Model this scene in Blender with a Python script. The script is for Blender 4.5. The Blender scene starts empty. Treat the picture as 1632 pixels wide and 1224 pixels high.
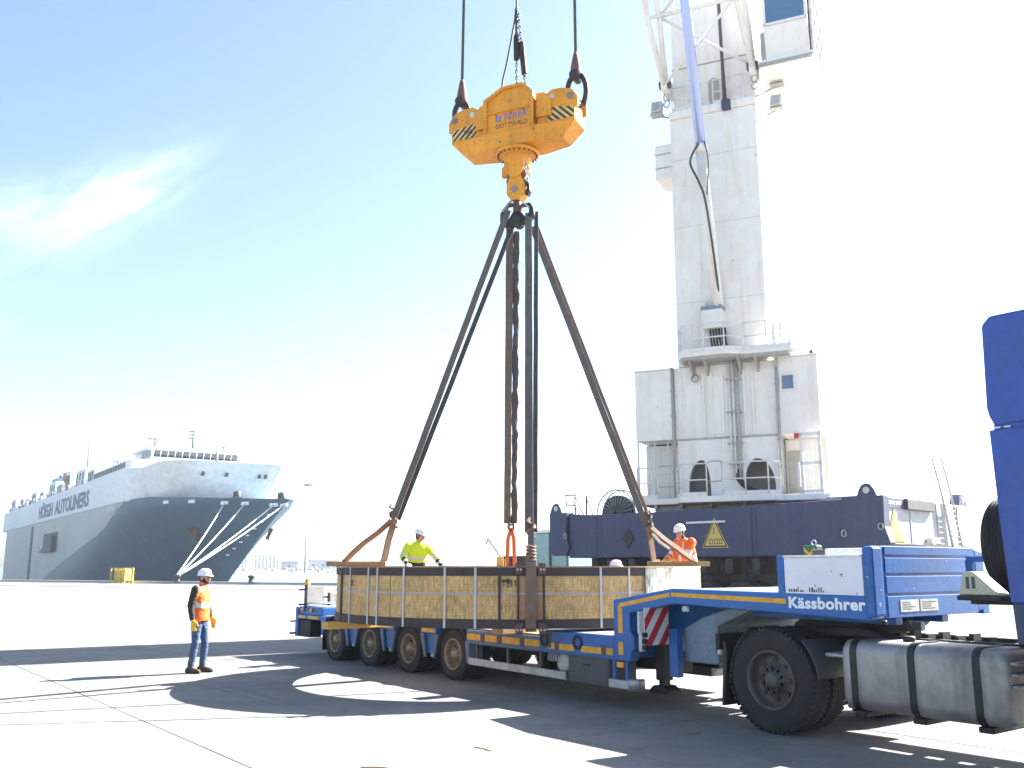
import bpy, bmesh, math, random
from mathutils import Vector, Matrix
random.seed(7)
rad = math.radians
SC = bpy.context.scene
COL = SC.collection

# ------------------------------------------------------------------ camera, sky, sun, exposure
CAM_H = 1.76
cam = bpy.data.cameras.new('camera'); cam_o = bpy.data.objects.new('camera', cam); COL.objects.link(cam_o)
cam.sensor_width = 36.0; cam.lens = 36.0 * 1500 / 1632
cam.clip_start = 0.1; cam.clip_end = 12000
cam_o.location = (0, 0, CAM_H); cam_o.rotation_euler = (rad(90) + math.atan(292 / 1500), 0, 0)
SC.camera = cam_o

SUN_AZ, SUN_EL = 60.0, 36.0            # clockwise from +Y, elevation
world = bpy.data.worlds.new('World'); SC.world = world; world.use_nodes = True
wn = world.node_tree.nodes; wl = world.node_tree.links
wn.clear()
w_out = wn.new('ShaderNodeOutputWorld'); w_bg = wn.new('ShaderNodeBackground')
sky = wn.new('ShaderNodeTexSky'); sky.sky_type = 'NISHITA'; sky.sun_disc = False
sky.sun_elevation = rad(SUN_EL); sky.sun_rotation = rad(SUN_AZ)
sky.air_density = 1.0; sky.dust_density = 1.5; sky.ozone_density = 1.7; sky.altitude = 0
w_bg.inputs['Strength'].default_value = 0.05

def world_cloud():
    """a thin wisp of cirrus standing in the sky: brightens the sky where its streaks are"""
    tc = wn.new('ShaderNodeTexCoord')
    def dot(v, scale=1.0):
        n = wn.new('ShaderNodeVectorMath'); n.operation = 'DOT_PRODUCT'
        wl.new(tc.outputs['Generated'], n.inputs[0]); n.inputs[1].default_value = v
        return n.outputs['Value']
    def mth(op, a, b=None, c=None):
        n = wn.new('ShaderNodeMath'); n.operation = op
        for i, k in enumerate((a, b, c)):
            if k is None: continue
            if isinstance(k, (int, float)): n.inputs[i].default_value = k
            else: wl.new(k, n.inputs[i])
        return n.outputs[0]
    total = None
    for (az, el, tilt, lu, lv, amt) in ((-24.7, 20.0, 36, .078, .026, .40), (-29.5, 19.2, 25, .045, .02, .18), (-31, 12.5, 15, .03, .012, .15),
                                        (20, 48, 60, .12, .05, .5), (-70, 35, 30, .16, .05, .6), (150, 40, 20, .2, .06, .6)):
        a, e = rad(az), rad(el)
        d = Vector((math.sin(a) * math.cos(e), math.cos(a) * math.cos(e), math.sin(e)))
        right = Vector((math.cos(a), -math.sin(a), 0)); up = right.cross(d)
        t = rad(tilt)
        u = right * math.cos(t) + up * math.sin(t); v = -right * math.sin(t) + up * math.cos(t)
        uu = mth('DIVIDE', dot(u), lu); vv = mth('DIVIDE', dot(v), lv)
        # bend the streak a little with noise
        cmb = wn.new('ShaderNodeCombineXYZ'); wl.new(mth('MULTIPLY', uu, .8), cmb.inputs[0]); wl.new(mth('MULTIPLY', vv, 1.1), cmb.inputs[1])
        cmb.inputs[2].default_value = az
        ns = wn.new('ShaderNodeTexNoise'); ns.inputs['Scale'].default_value = 1.3; ns.inputs['Detail'].default_value = 6
        ns.inputs['Roughness'].default_value = .55; ns.inputs['Distortion'].default_value = .6
        wl.new(cmb.outputs[0], ns.inputs['Vector'])
        r2 = mth('ADD', mth('MULTIPLY', uu, uu), mth('MULTIPLY', vv, vv))
        g = mth('EXPONENT', mth('MULTIPLY', r2, -1.0))
        front = mth('GREATER_THAN', dot(d), .3)
        k = mth('MULTIPLY', mth('MULTIPLY', g, front), mth('MULTIPLY', mth('SUBTRACT', ns.outputs[0], .22), 2.0 * amt))
        k = mth('MAXIMUM', k, 0.0)
        total = k if total is None else mth('ADD', total, k)
    total = mth('MINIMUM', total, .8)
    mx = wn.new('ShaderNodeMixRGB'); wl.new(total, mx.inputs[0]); wl.new(sky.outputs[0], mx.inputs[1])
    mx.inputs[2].default_value = (9.5, 9.7, 10.0, 1)
    return mx.outputs[0]
wl.new(world_cloud(), w_bg.inputs['Color']); wl.new(w_bg.outputs[0], w_out.inputs['Surface'])

sun = bpy.data.lights.new('sun', 'SUN'); sun.energy = 5.0; sun.angle = rad(0.5); sun.color = (1.0, .955, .88)
sun_o = bpy.data.objects.new('sun', sun); COL.objects.link(sun_o)
SDIR = Vector((math.sin(rad(SUN_AZ)) * math.cos(rad(SUN_EL)), math.cos(rad(SUN_AZ)) * math.cos(rad(SUN_EL)), math.sin(rad(SUN_EL))))
sun_o.rotation_euler = SDIR.to_track_quat('Z', 'Y').to_euler(); sun_o.location = SDIR * 60

SC.view_settings.view_transform = 'Standard'; SC.view_settings.look = 'None'
SC.view_settings.gamma = 1.0; SC.view_settings.use_curve_mapping = False
SC.cycles.max_bounces = 6; SC.cycles.diffuse_bounces = 3; SC.cycles.glossy_bounces = 3
SC.view_settings.exposure = 2.7

# ------------------------------------------------------------------ mesh helpers
class MB:
    """collects faces of ONE mesh; build() links it as one object"""
    def __init__(s, M=None): s.v = []; s.f = []; s.m = []; s.sm = []; s.M = M
    def add(s, vs, fs, mi=0, smooth=False):
        o = len(s.v); s.v += [tuple(p) for p in vs]
        for f in fs: s.f.append([i + o for i in f]); s.m.append(mi); s.sm.append(smooth)
        return s
    def box(s, x0, x1, y0, y1, z0, z1, mi=0):
        vs = [(x0,y0,z0),(x1,y0,z0),(x1,y1,z0),(x0,y1,z0),(x0,y0,z1),(x1,y0,z1),(x1,y1,z1),(x0,y1,z1)]
        return s.add(vs, [(0,3,2,1),(4,5,6,7),(0,1,5,4),(1,2,6,5),(2,3,7,6),(3,0,4,7)], mi)
    def prism(s, pts, y0, y1, mi=0, axis='y', smooth=False):
        """outline in (x,z) pushed along y (axis='y'); (y,z) along x; (x,y) along z"""
        n = len(pts)
        def P(a, b, d): return {'y': (a, d, b), 'x': (d, a, b), 'z': (a, b, d)}[axis]
        vs = [P(a, b, y0) for a, b in pts] + [P(a, b, y1) for a, b in pts]
        area = sum(pts[i][0] * pts[(i+1) % n][1] - pts[(i+1) % n][0] * pts[i][1] for i in range(n))
        flip = (area > 0) if axis == 'y' else (area < 0)
        flip = flip if y1 > y0 else not flip
        fs = [list(range(n)), [n + i for i in range(n)][::-1]] + [(i, n + i, n + (i+1) % n, (i+1) % n) for i in range(n)]
        if flip: fs = [list(f)[::1] for f in fs]
        else: fs = [list(f)[::-1] for f in fs]
        return s.add(vs, fs, mi, smooth)
    def cyl(s, p0, p1, r0, r1=None, n=16, mi=0, caps=True, smooth=True):
        r1 = r0 if r1 is None else r1
        p0, p1 = Vector(p0), Vector(p1); d = (p1 - p0).normalized()
        a = d.orthogonal().normalized(); b = d.cross(a)
        o = len(s.v)
        vs = [p + (a * math.cos(2*math.pi*i/n) + b * math.sin(2*math.pi*i/n)) * r for p, r in ((p0, r0), (p1, r1)) for i in range(n)]
        s.add(vs, [(i, (i+1) % n, n + (i+1) % n, n + i) for i in range(n)], mi, smooth)
        if caps:
            s.add(vs[:n], [list(range(n))[::-1]], mi); s.add(vs[n:], [list(range(n))], mi)
        return s
    def tube(s, path, r, n=8, mi=0, closed=False):
        path = [Vector(p) for p in path]; m = len(path)
        rs = r if isinstance(r, (list, tuple)) else [r] * m
        prev = None; rings = []
        for i, p in enumerate(path):
            if closed: t = (path[(i+1) % m] - path[i-1]).normalized()
            else: t = (path[min(i+1, m-1)] - path[max(i-1, 0)]).normalized()
            if prev is None: a = t.orthogonal().normalized()
            else:
                a = prev - t * prev.dot(t)
                a = a.normalized() if a.length > 1e-6 else t.orthogonal().normalized()
            prev = a; b = t.cross(a)
            rings.append([p + (a * math.cos(2*math.pi*k/n) + b * math.sin(2*math.pi*k/n)) * rs[i] for k in range(n)])
        vs = [q for rg in rings for q in rg]; fs = []
        for i in range(m if closed else m - 1):
            j = (i + 1) % m
            fs += [(i*n+k, i*n+(k+1) % n, j*n+(k+1) % n, j*n+k) for k in range(n)]
        s.add(vs, fs, mi, True)
        if not closed: s.add(rings[0], [list(range(n))[::-1]], mi); s.add(rings[-1], [list(range(n))], mi)
        return s
    def strap(s, path, wdir, w, t, mi=0):
        """flat webbing swept along a path; wdir = direction of its width"""
        path = [Vector(p) for p in path]; m = len(path); W = Vector(wdir)
        vs = []
        for i, p in enumerate(path):
            tg = (path[min(i+1, m-1)] - path[max(i-1, 0)]).normalized()
            wd = (W - tg * W.dot(tg)).normalized(); nn = tg.cross(wd)
            for a, b in ((-1,-1),(1,-1),(1,1),(-1,1)): vs.append(p + wd * (a*w/2) + nn * (b*t/2))
        fs = [(0,1,2,3), ((m-1)*4+3,(m-1)*4+2,(m-1)*4+1,(m-1)*4)]
        for i in range(m-1): fs += [(i*4+k, (i+1)*4+k, (i+1)*4+(k+1) % 4, i*4+(k+1) % 4) for k in range(4)]
        return s.add(vs, fs, mi)
    def lathe(s, prof, c=(0,0,0), axis='z', n=32, mi=0, smooth=True, a0=0, a1=360):
        """prof = [(radius, along)]; turned about an axis through c"""
        full = abs(a1 - a0) >= 359.9; k = n if full else n + 1
        vs = []
        for r, h in prof:
            for i in range(k):
                a = rad(a0 + (a1 - a0) * i / n); x, y = r * math.cos(a), r * math.sin(a)
                q = {'z': (x, y, h), 'y': (y, h, x), 'x': (h, x, y)}[axis]
                vs.append((c[0]+q[0], c[1]+q[1], c[2]+q[2]))
        fs = []
        for j in range(len(prof) - 1):
            for i in range(n):
                i2 = (i + 1) % k if full else i + 1
                fs.append((j*k+i, j*k+i2, (j+1)*k+i2, (j+1)*k+i))
        return s.add(vs, fs, mi, smooth)
    def build(s, name, mats, parent=None, bevel=0, seg=2, origin=None, angle=35, recalc=True):
        me = bpy.data.meshes.new(name)
        M = s.M; vs = s.v
        if M is not None: vs = [tuple(M @ Vector(p)) for p in vs]
        if origin is not None: vs = [(p[0]-origin[0], p[1]-origin[1], p[2]-origin[2]) for p in vs]
        me.from_pydata(vs, [], s.f)
        for mt in (mats if isinstance(mats, (list, tuple)) else [mats]): me.materials.append(mt)
        me.polygons.foreach_set('material_index', s.m); me.polygons.foreach_set('use_smooth', s.sm)
        if recalc:
            bm = bmesh.new(); bm.from_mesh(me)
            bmesh.ops.remove_doubles(bm, verts=bm.verts, dist=1e-5)
            bmesh.ops.recalc_face_normals(bm, faces=bm.faces); bm.to_mesh(me); bm.free()
        o = bpy.data.objects.new(name, me); COL.objects.link(o)
        if origin is not None: o.location = origin
        if parent is not None: o.parent = parent
        if bevel:
            b = o.modifiers.new('bevel', 'BEVEL'); b.width = bevel; b.segments = seg; b.limit_method = 'ANGLE'; b.angle_limit = rad(angle)
        return o

def tag(o, label, cat, group=None):
    o['label'] = label; o['category'] = cat
    if group: o['group'] = group
    return o
def empty(name, loc, rz, label, cat, group=None):
    o = bpy.data.objects.new(name, None); COL.objects.link(o)
    o.location = loc; o.rotation_euler = (0, 0, rad(rz)); o.empty_display_size = .3
    return tag(o, label, cat, group)
def copy_tree(o, parent=None):
    c = o.copy(); COL.objects.link(c); c.parent = parent
    for ch in list(o.children): copy_tree(ch, c)
    return c
def text(s, name, mat, parent, loc, size, face='-y', rot=0, extrude=.003, offset=0, width=None, shear=0, M=None, space=1.0):
    """lettering as a thin mesh; face = the way it looks in its parent's frame"""
    cu = bpy.data.curves.new(name, 'FONT'); cu.body = s; cu.size = size; cu.extrude = extrude; cu.offset = offset; cu.shear = shear
    cu.space_character = space; cu.resolution_u = 3
    t = bpy.data.objects.new('tmp', cu); COL.objects.link(t)
    dg = bpy.context.evaluated_depsgraph_get(); me = bpy.data.meshes.new_from_object(t.evaluated_get(dg))
    bpy.data.objects.remove(t); bpy.data.curves.remove(cu)
    xs = [v.co.x for v in me.vertices]; x0, x1 = min(xs), max(xs)
    k = width / (x1 - x0) if width else 1
    c, sn = math.cos(rad(rot)), math.sin(rad(rot))
    for v in me.vertices:
        x, y, z = (v.co.x - x0) * k, v.co.y, v.co.z
        x, y = x * c - y * sn, x * sn + y * c
        if face == '-y': q = Vector((x, -z, y))
        elif face == '+x': q = Vector((z, x, y))
        elif face == '-x': q = Vector((-z, -x, y))
        q = q + Vector(loc)
        v.co = (M @ q) if M is not None else q
    me.materials.clear(); me.materials.append(mat)
    o = bpy.data.objects.new(name, me); COL.objects.link(o); o.parent = parent
    return o

# ------------------------------------------------------------------ materials
def newmat(name):
    m = bpy.data.materials.new(name); m.use_nodes = True
    return m, m.node_tree.nodes, m.node_tree.links, m.node_tree.nodes['Principled BSDF']
def ramp(n, stops):
    r = n.new('ShaderNodeValToRGB'); e = r.color_ramp.elements
    while len(e) < len(stops): e.new(.5)
    for k, (p, c) in enumerate(stops): e[k].position = p; e[k].color = (*c, 1) if len(c) == 3 else c
    return r
def noise(n, l, co, scale, detail=4, rough=.55, stretch=None):
    ns = n.new('ShaderNodeTexNoise'); ns.inputs['Scale'].default_value = scale; ns.inputs['Detail'].default_value = detail; ns.inputs['Roughness'].default_value = rough
    if stretch:
        mp = n.new('ShaderNodeMapping'); mp.inputs['Scale'].default_value = stretch; l.new(co, mp.inputs['Vector']); co = mp.outputs[0]
    l.new(co, ns.inputs['Vector']); return ns
def mix(n, l, fac, a, b, mode='MIX'):
    m = n.new('ShaderNodeMixRGB'); m.blend_type = mode
    for i, k in enumerate((fac, a, b)):
        if isinstance(k, (int, float)): m.inputs[i].default_value = k
        elif isinstance(k, (tuple, list)): m.inputs[i].default_value = (*k, 1)
        else: l.new(k, m.inputs[i])
    return m.outputs[0]
def paint(name, col, rough=.45, dirt=(.12, .09, .06), amount=.35, scale=3.0, metal=0, bump=.15, streak=False, chips=None, spec=.5, vary=.10):
    """worn surface: base colour, grime in noise patches, optional vertical run-off streaks and chipped spots"""
    m, n, l, p = newmat(name)
    co = n.new('ShaderNodeTexCoord').outputs['Object']
    a = noise(n, l, co, scale, 4, .65); b = noise(n, l, co, scale * 9, 2, .6)
    r = ramp(n, [(.42, (0,0,0)), (.75, (1,1,1))]); l.new(a.outputs[0], r.inputs[0])
    f = n.new('ShaderNodeMath'); f.operation = 'MULTIPLY'; l.new(r.outputs[0], f.inputs[0]); f.inputs[1].default_value = amount
    c = mix(n, l, f.outputs[0], col, dirt)
    if streak:
        s = noise(n, l, co, 1.0, 3, .7, (5.5, 5.5, .35)); rs = ramp(n, [(.5, (0,0,0)), (.72, (1,1,1))]); l.new(s.outputs[0], rs.inputs[0])
        f2 = n.new('ShaderNodeMath'); f2.operation = 'MULTIPLY'; l.new(rs.outputs[0], f2.inputs[0]); f2.inputs[1].default_value = streak if isinstance(streak, float) else .3
        c = mix(n, l, f2.outputs[0], c, dirt)
    if chips:
        s = noise(n, l, co, chips[1], 3, .5); rs = ramp(n, [(chips[2], (0,0,0)), (chips[2] + .03, (1,1,1))]); l.new(s.outputs[0], rs.inputs[0])
        c = mix(n, l, rs.outputs[0], c, chips[0])
    fine = ramp(n, [(.3, (1-vary*1.3,)*3), (.7, (1+vary*.8,)*3)]); l.new(b.outputs[0], fine.inputs[0])
    c = mix(n, l, 1.0, c, fine.outputs[0], 'MULTIPLY')
    l.new(c, p.inputs['Base Color']); p.inputs['Metallic'].default_value = metal; p.inputs['Specular IOR Level'].default_value = spec
    rr = n.new('ShaderNodeMapRange'); rr.inputs[3].default_value = max(.05, rough - .12); rr.inputs[4].default_value = min(1, rough + .25)
    l.new(a.outputs[0], rr.inputs[0]); l.new(rr.outputs[0], p.inputs['Roughness'])
    if bump:
        bp = n.new('ShaderNodeBump'); bp.inputs['Strength'].default_value = bump; bp.inputs['Distance'].default_value = .01
        l.new(b.outputs[0], bp.inputs['Height']); l.new(bp.outputs[0], p.inputs['Normal'])
    return m
RUST = (.16, .06, .025)
M = dict(
    blue=paint('trailer blue paint', (.006, .115, .40), .38, (.03,.035,.05), .4, 2.2, streak=.25, chips=((.35,.37,.4), 14, .70)),
    blue_dull=paint('dull blue grey paint', (.085, .135, .25), .5, (.09,.09,.09), .5, 3, streak=.3),
    pale_blue=paint('pale blue grey box paint', (.20, .27, .36), .5, (.10,.10,.09), .5, 3, streak=.3),
    cab_blue=paint('cab blue paint', (.010, .060, .34), .28, (.05,.06,.09), .35, 1.5, bump=.03, streak=.25),
    yellow_tape=paint('yellow reflective tape', (.75, .36, .01), .4, (.2,.1,.02), .45, 8),
    white_tape=paint('white paint mark', (.8,.8,.8), .45, (.4,.4,.4), .3, 8),
    letter_white=paint('white lettering', (.82,.84,.86), .4, (.5,.5,.5), .2, 9, bump=0),
    black=paint('black plastic', (.009,.009,.011), .5, (.035,.03,.028), .35, 5),
    underside=paint('chassis black', (.011,.011,.014), .6, (.04,.032,.025), .5, 3),
    rubber=paint('tyre rubber', (.014,.0135,.015), .75, (.055,.046,.04), .5, 3.0, bump=.3),
    rim=paint('dusty rim', (.30,.25,.19), .5, (.10,.065,.04), .7, 5, metal=.25),
    rim_dark=paint('dark steel rim', (.10,.092,.085), .5, (.09,.05,.03), .6, 6, metal=.4),
    steel=paint('galvanised steel', (.42,.43,.44), .42, (.2,.19,.17), .5, 4, metal=.6, streak=.2),
    alu=paint('tank aluminium', (.34,.32,.31), .45, (.11,.085,.07), .7, 1.6, metal=.45, streak=.5, vary=.06),
    boxgrey=paint('toolbox dark grey', (.055,.058,.068), .5, (.085,.078,.07), .5, 3, streak=.3),
    whitepanel=paint('scuffed white side panel', (.74,.74,.77), .5, (.40,.38,.36), .14, 1.2, chips=((.05,.05,.05), 9, .70), vary=.02),
    red=paint('red reflective', (.55,.02,.03), .4, (.25,.06,.06), .3, 6),
    amber=paint('amber lens', (.85,.32,.02), .2, (.4,.15,.02), .1, 6),
    rail=paint('white rail paint', (.74,.74,.71), .5, (.32,.25,.17), .3, 6),
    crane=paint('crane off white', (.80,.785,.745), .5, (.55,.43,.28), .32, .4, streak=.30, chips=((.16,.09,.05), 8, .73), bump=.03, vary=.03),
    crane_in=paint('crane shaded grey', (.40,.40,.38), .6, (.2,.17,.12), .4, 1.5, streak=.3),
    navy=paint('navy chassis paint', (.027,.036,.105), .5, (.075,.085,.105), .5, .9, streak=.35, chips=((.16,.09,.06), 7, .76)),
    end_grey=paint('chassis end sunlit grey', (.36,.38,.42), .5, (.2,.2,.2), .4, 1.0, streak=.35),  # far paler than the navy: sunlight on the end face is in this colour
    darkmetal=paint('greasy dark steel', (.03,.03,.034), .45, (.10,.07,.05), .4, 6, metal=.5),
    chrome=paint('cylinder rod', (.42,.50,.82), .25, (.36,.42,.66), .2, .6, metal=.55, bump=0, vary=0),
    orange=paint('traverse orange yellow', (.76,.315,.006), .42, (.30,.11,.015), .42, 1.8, streak=.45, chips=((.12,.05,.02), 16, .665), vary=.08),
    hazard=paint('hazard pale yellow', (.70,.50,.16), .5, (.25,.15,.05), .4, 5),
    hazard_dark=paint('hazard dark', (.035,.02,.015), .5, (.2,.1,.03), .3, 6),
    print_blue=paint('faded blue print', (.13,.15,.42), .5, (.5,.25,.1), .3, 14, bump=0),
    print_dark=paint('dark print', (.10,.055,.02), .5, (.4,.2,.05), .3, 14, bump=0),
    print_black=paint('black stencil', (.02,.018,.016), .6, (.12,.09,.06), .4, 20, bump=0),
    rope=paint('steel rope', (.05,.065,.065), .5, (.10,.08,.06), .3, 20, metal=.3),
    sling=paint('grey webbing', (.115,.10,.092), .85, (.075,.055,.045), .6, 5, bump=.3),
    sling_dark=paint('dark webbing', (.042,.040,.048), .85, (.12,.10,.085), .5, 7, bump=.3),
    sling_brown=paint('brown webbing', (.20,.125,.09), .85, (.10,.065,.05), .6, 5, bump=.3),
    sling_orange=paint('orange webbing', (.62,.13,.035), .8, (.35,.1,.05), .4, 6),
    timber=paint('rough timber', (.36,.235,.12), .8, (.16,.10,.05), .6, 4, bump=.35),
    timber_yellow=paint('yellow timber', (.60,.36,.09), .75, (.33,.17,.05), .5, 4, bump=.3),
    band=paint('dark board band', (.038,.028,.030), .7, (.075,.055,.05), .5, 3, bump=.25),
    ply=paint('reddish plywood', (.42,.22,.12), .75, (.24,.12,.06), .5, 3.5, streak=.3),
    strap=paint('polyester strapping', (.52,.50,.51), .5, (.4,.38,.36), .3, 8),
    strap_lilac=paint('tape', (.40,.34,.36), .6, (.4,.36,.35), .3, 8),
    glass=paint('window glass', (.03,.045,.06), .06, (.05,.07,.08), .2, 1, bump=0),
    glass_blue=paint('cabin glass', (.06,.16,.30), .08, (.05,.10,.2), .3, 1.2, bump=0),
    glass_teal=paint('teal glass', (.25,.42,.42), .1, (.3,.4,.4), .2, 1.2, bump=0),
    plate=paint('plate', (.55,.56,.55), .5, (.25,.25,.25), .5, 9),
    chock=paint('beige plastic', (.52,.49,.34), .55, (.25,.2,.12), .4, 5),
    green=paint('green paint', (.03,.13,.06), .5, (.05,.06,.05), .4, 6),
    sign=paint('sign yellow', (.66,.47,.12), .5, (.3,.22,.08), .3, 5),
    ship_white=paint('ship white', (.80,.80,.80), .5, (.55,.51,.46), .15, .12, streak=.12, bump=0),
    ship_glass=paint('bridge glass', (.02,.03,.045), .1, (.04,.05,.06), .2, .5, bump=0),
    ship_detail=paint('ship dark fitting', (.06,.06,.07), .6, (.12,.1,.1), .3, 1, bump=0),
    ship_grey=paint('door grey', (.10,.11,.12), .6, (.2,.2,.2), .4, .5, bump=0),
    ship_letter=paint('ship lettering', (.17,.18,.22), .6, (.4,.4,.42), .25, .4, bump=0),
    funnel=paint('funnel blue', (.06,.20,.38), .5, (.2,.25,.3), .2, .4, bump=0),
    lifeboat=paint('lifeboat red', (.55,.12,.06), .5, (.4,.1,.05), .2, .5, bump=0),
    anchor=paint('rusty anchor', (.11,.055,.05), .7, (.2,.08,.05), .5, .8),
    mooring=paint('mooring rope', (.66,.70,.66), .8, (.4,.45,.4), .3, 2),
    yellow_mach=paint('machine yellow', (.62,.45,.05), .5, (.2,.15,.05), .4, 2),
    concrete_far=paint('far concrete', (.35,.36,.38), .8, (.25,.26,.28), .4, .05, bump=0),
    skin=paint('skin', (.46,.24,.16), .5, (.36,.16,.11), .35, 9, bump=.05),
    beard=paint('dark hair', (.022,.016,.013), .8, (.05,.03,.02), .3, 30, bump=.4),
    helmet=paint('white helmet', (.78,.79,.82), .25, (.5,.48,.45), .15, 6, bump=0),
    jeans=paint('blue jeans', (.03,.06,.125), .8, (.12,.18,.29), .55, 9, bump=.4),
    boots=paint('dark brown boots', (.035,.025,.02), .6, (.10,.08,.06), .5, 10, bump=.3),
    sleeve=paint('dark sleeve', (.018,.014,.014), .8, (.04,.03,.03), .5, 8, bump=.3),
    navy_cloth=paint('navy cloth', (.012,.014,.035), .85, (.03,.03,.05), .4, 8, bump=.3),
    hivis_yellow=paint('hi vis yellow', (.62,.78,.015), .7, (.5,.6,.02), .4, 6, bump=.3),
    hivis_orange=paint('hi vis orange', (.86,.13,.008), .7, (.65,.09,.01), .4, 6, bump=.3),
    vest_yellow=paint('vest yellow', (.88,.42,.01), .7, (.75,.28,.01), .4, 6, bump=.3),
    silver=paint('reflective silver', (.60,.60,.56), .4, (.4,.4,.38), .3, 8, bump=.2),
    glove=paint('yellow glove', (.72,.46,.05), .75, (.45,.3,.08), .4, 9, bump=.3),
)

def ground_mat(name, tint=1.0):
    m, n, l, p = newmat(name)
    geo = n.new('ShaderNodeNewGeometry'); co = geo.outputs['Position']
    oi = n.new('ShaderNodeObjectInfo')
    big = noise(n, l, co, .16, 6, .6); mid = noise(n, l, co, 1.1, 6, .65); fine = noise(n, l, co, 38, 4, .7)
    rb = ramp(n, [(.33, (.165*tint,.163*tint,.158*tint)), (.68, (.232*tint,.228*tint,.218*tint))]); l.new(big.outputs[0], rb.inputs[0])
    rm = ramp(n, [(.3, (.80,.80,.80)), (.7, (1.1,1.1,1.1))]); l.new(mid.outputs[0], rm.inputs[0])
    rf = ramp(n, [(.3, (.86,.86,.86)), (.7, (1.1,1.1,1.1))]); l.new(fine.outputs[0], rf.inputs[0])
    c = mix(n, l, 1, rb.outputs[0], rm.outputs[0], 'MULTIPLY'); c = mix(n, l, 1, c, rf.outputs[0], 'MULTIPLY')
    # oil stains and tyre scuffs
    st = noise(n, l, co, .55, 5, .7, (1.3, .8, 1)); rs = ramp(n, [(.54, (0,0,0)), (.74, (.62,.62,.62))]); l.new(st.outputs[0], rs.inputs[0])
    c = mix(n, l, rs.outputs[0], c, (.085,.08,.075))
    mp = n.new('ShaderNodeMapping'); mp.inputs['Rotation'].default_value = (0, 0, rad(52)); l.new(co, mp.inputs['Vector'])
    sk = noise(n, l, mp.outputs[0], 1.0, 4, .6, (.12, 2.4, 1)); rk = ramp(n, [(.56, (0,0,0)), (.70, (.5,.5,.5))]); l.new(sk.outputs[0], rk.inputs[0])
    c = mix(n, l, rk.outputs[0], c, (.11,.10,.095))
    # hairline cracks
    wv = n.new('ShaderNodeTexVoronoi'); wv.feature = 'DISTANCE_TO_EDGE'; wv.inputs['Scale'].default_value = .28
    wmix = n.new('ShaderNodeVectorMath'); wmix.operation = 'ADD'
    wnz = noise(n, l, co, .9, 4, .6); wsc = n.new('ShaderNodeVectorMath'); wsc.operation = 'SCALE'; wsc.inputs['Scale'].default_value = 1.6
    l.new(wnz.outputs['Color'], wsc.inputs[0]); l.new(co, wmix.inputs[0]); l.new(wsc.outputs[0], wmix.inputs[1]); l.new(wmix.outputs[0], wv.inputs['Vector'])
    rc = ramp(n, [(0, (.5,.5,.5)), (.0035, (0,0,0))]); l.new(wv.outputs['Distance'], rc.inputs[0])
    c = mix(n, l, rc.outputs[0], c, (.07,.065,.06))
    # each slab was poured a little lighter or darker
    rv = n.new('ShaderNodeMapRange'); rv.inputs[3].default_value = .90; rv.inputs[4].default_value = 1.08; l.new(oi.outputs['Random'], rv.inputs[0])
    c = mix(n, l, 1, c, rv.outputs[0], 'MULTIPLY')
    l.new(c, p.inputs['Base Color']); p.inputs['Roughness'].default_value = .88; p.inputs['Specular IOR Level'].default_value = .25
    bp = n.new('ShaderNodeBump'); bp.inputs['Strength'].default_value = .25; bp.inputs['Distance'].default_value = .01
    l.new(fine.outputs[0], bp.inputs['Height']); l.new(bp.outputs[0], p.inputs['Normal'])
    return m
M['ground'] = ground_mat('quay concrete'); M['slab'] = ground_mat('slab concrete')
M['joint'] = paint('joint sealant', (.085,.08,.075), .9, (.14,.13,.12), .4, 2, bump=0)

def water_mat():
    m, n, l, p = newmat('harbour water')
    co = n.new('ShaderNodeNewGeometry').outputs['Position']
    p.inputs['Base Color'].default_value = (.03,.06,.075,1); p.inputs['Roughness'].default_value = .16; p.inputs['IOR'].default_value = 1.33
    a = noise(n, l, co, .5, 5, .6, (1, 2.2, 1)); bp = n.new('ShaderNodeBump'); bp.inputs['Strength'].default_value = .5; bp.inputs['Distance'].default_value = .35
    l.new(a.outputs[0], bp.inputs['Height']); l.new(bp.outputs[0], p.inputs['Normal'])
    return m
M['water'] = water_mat()

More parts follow.
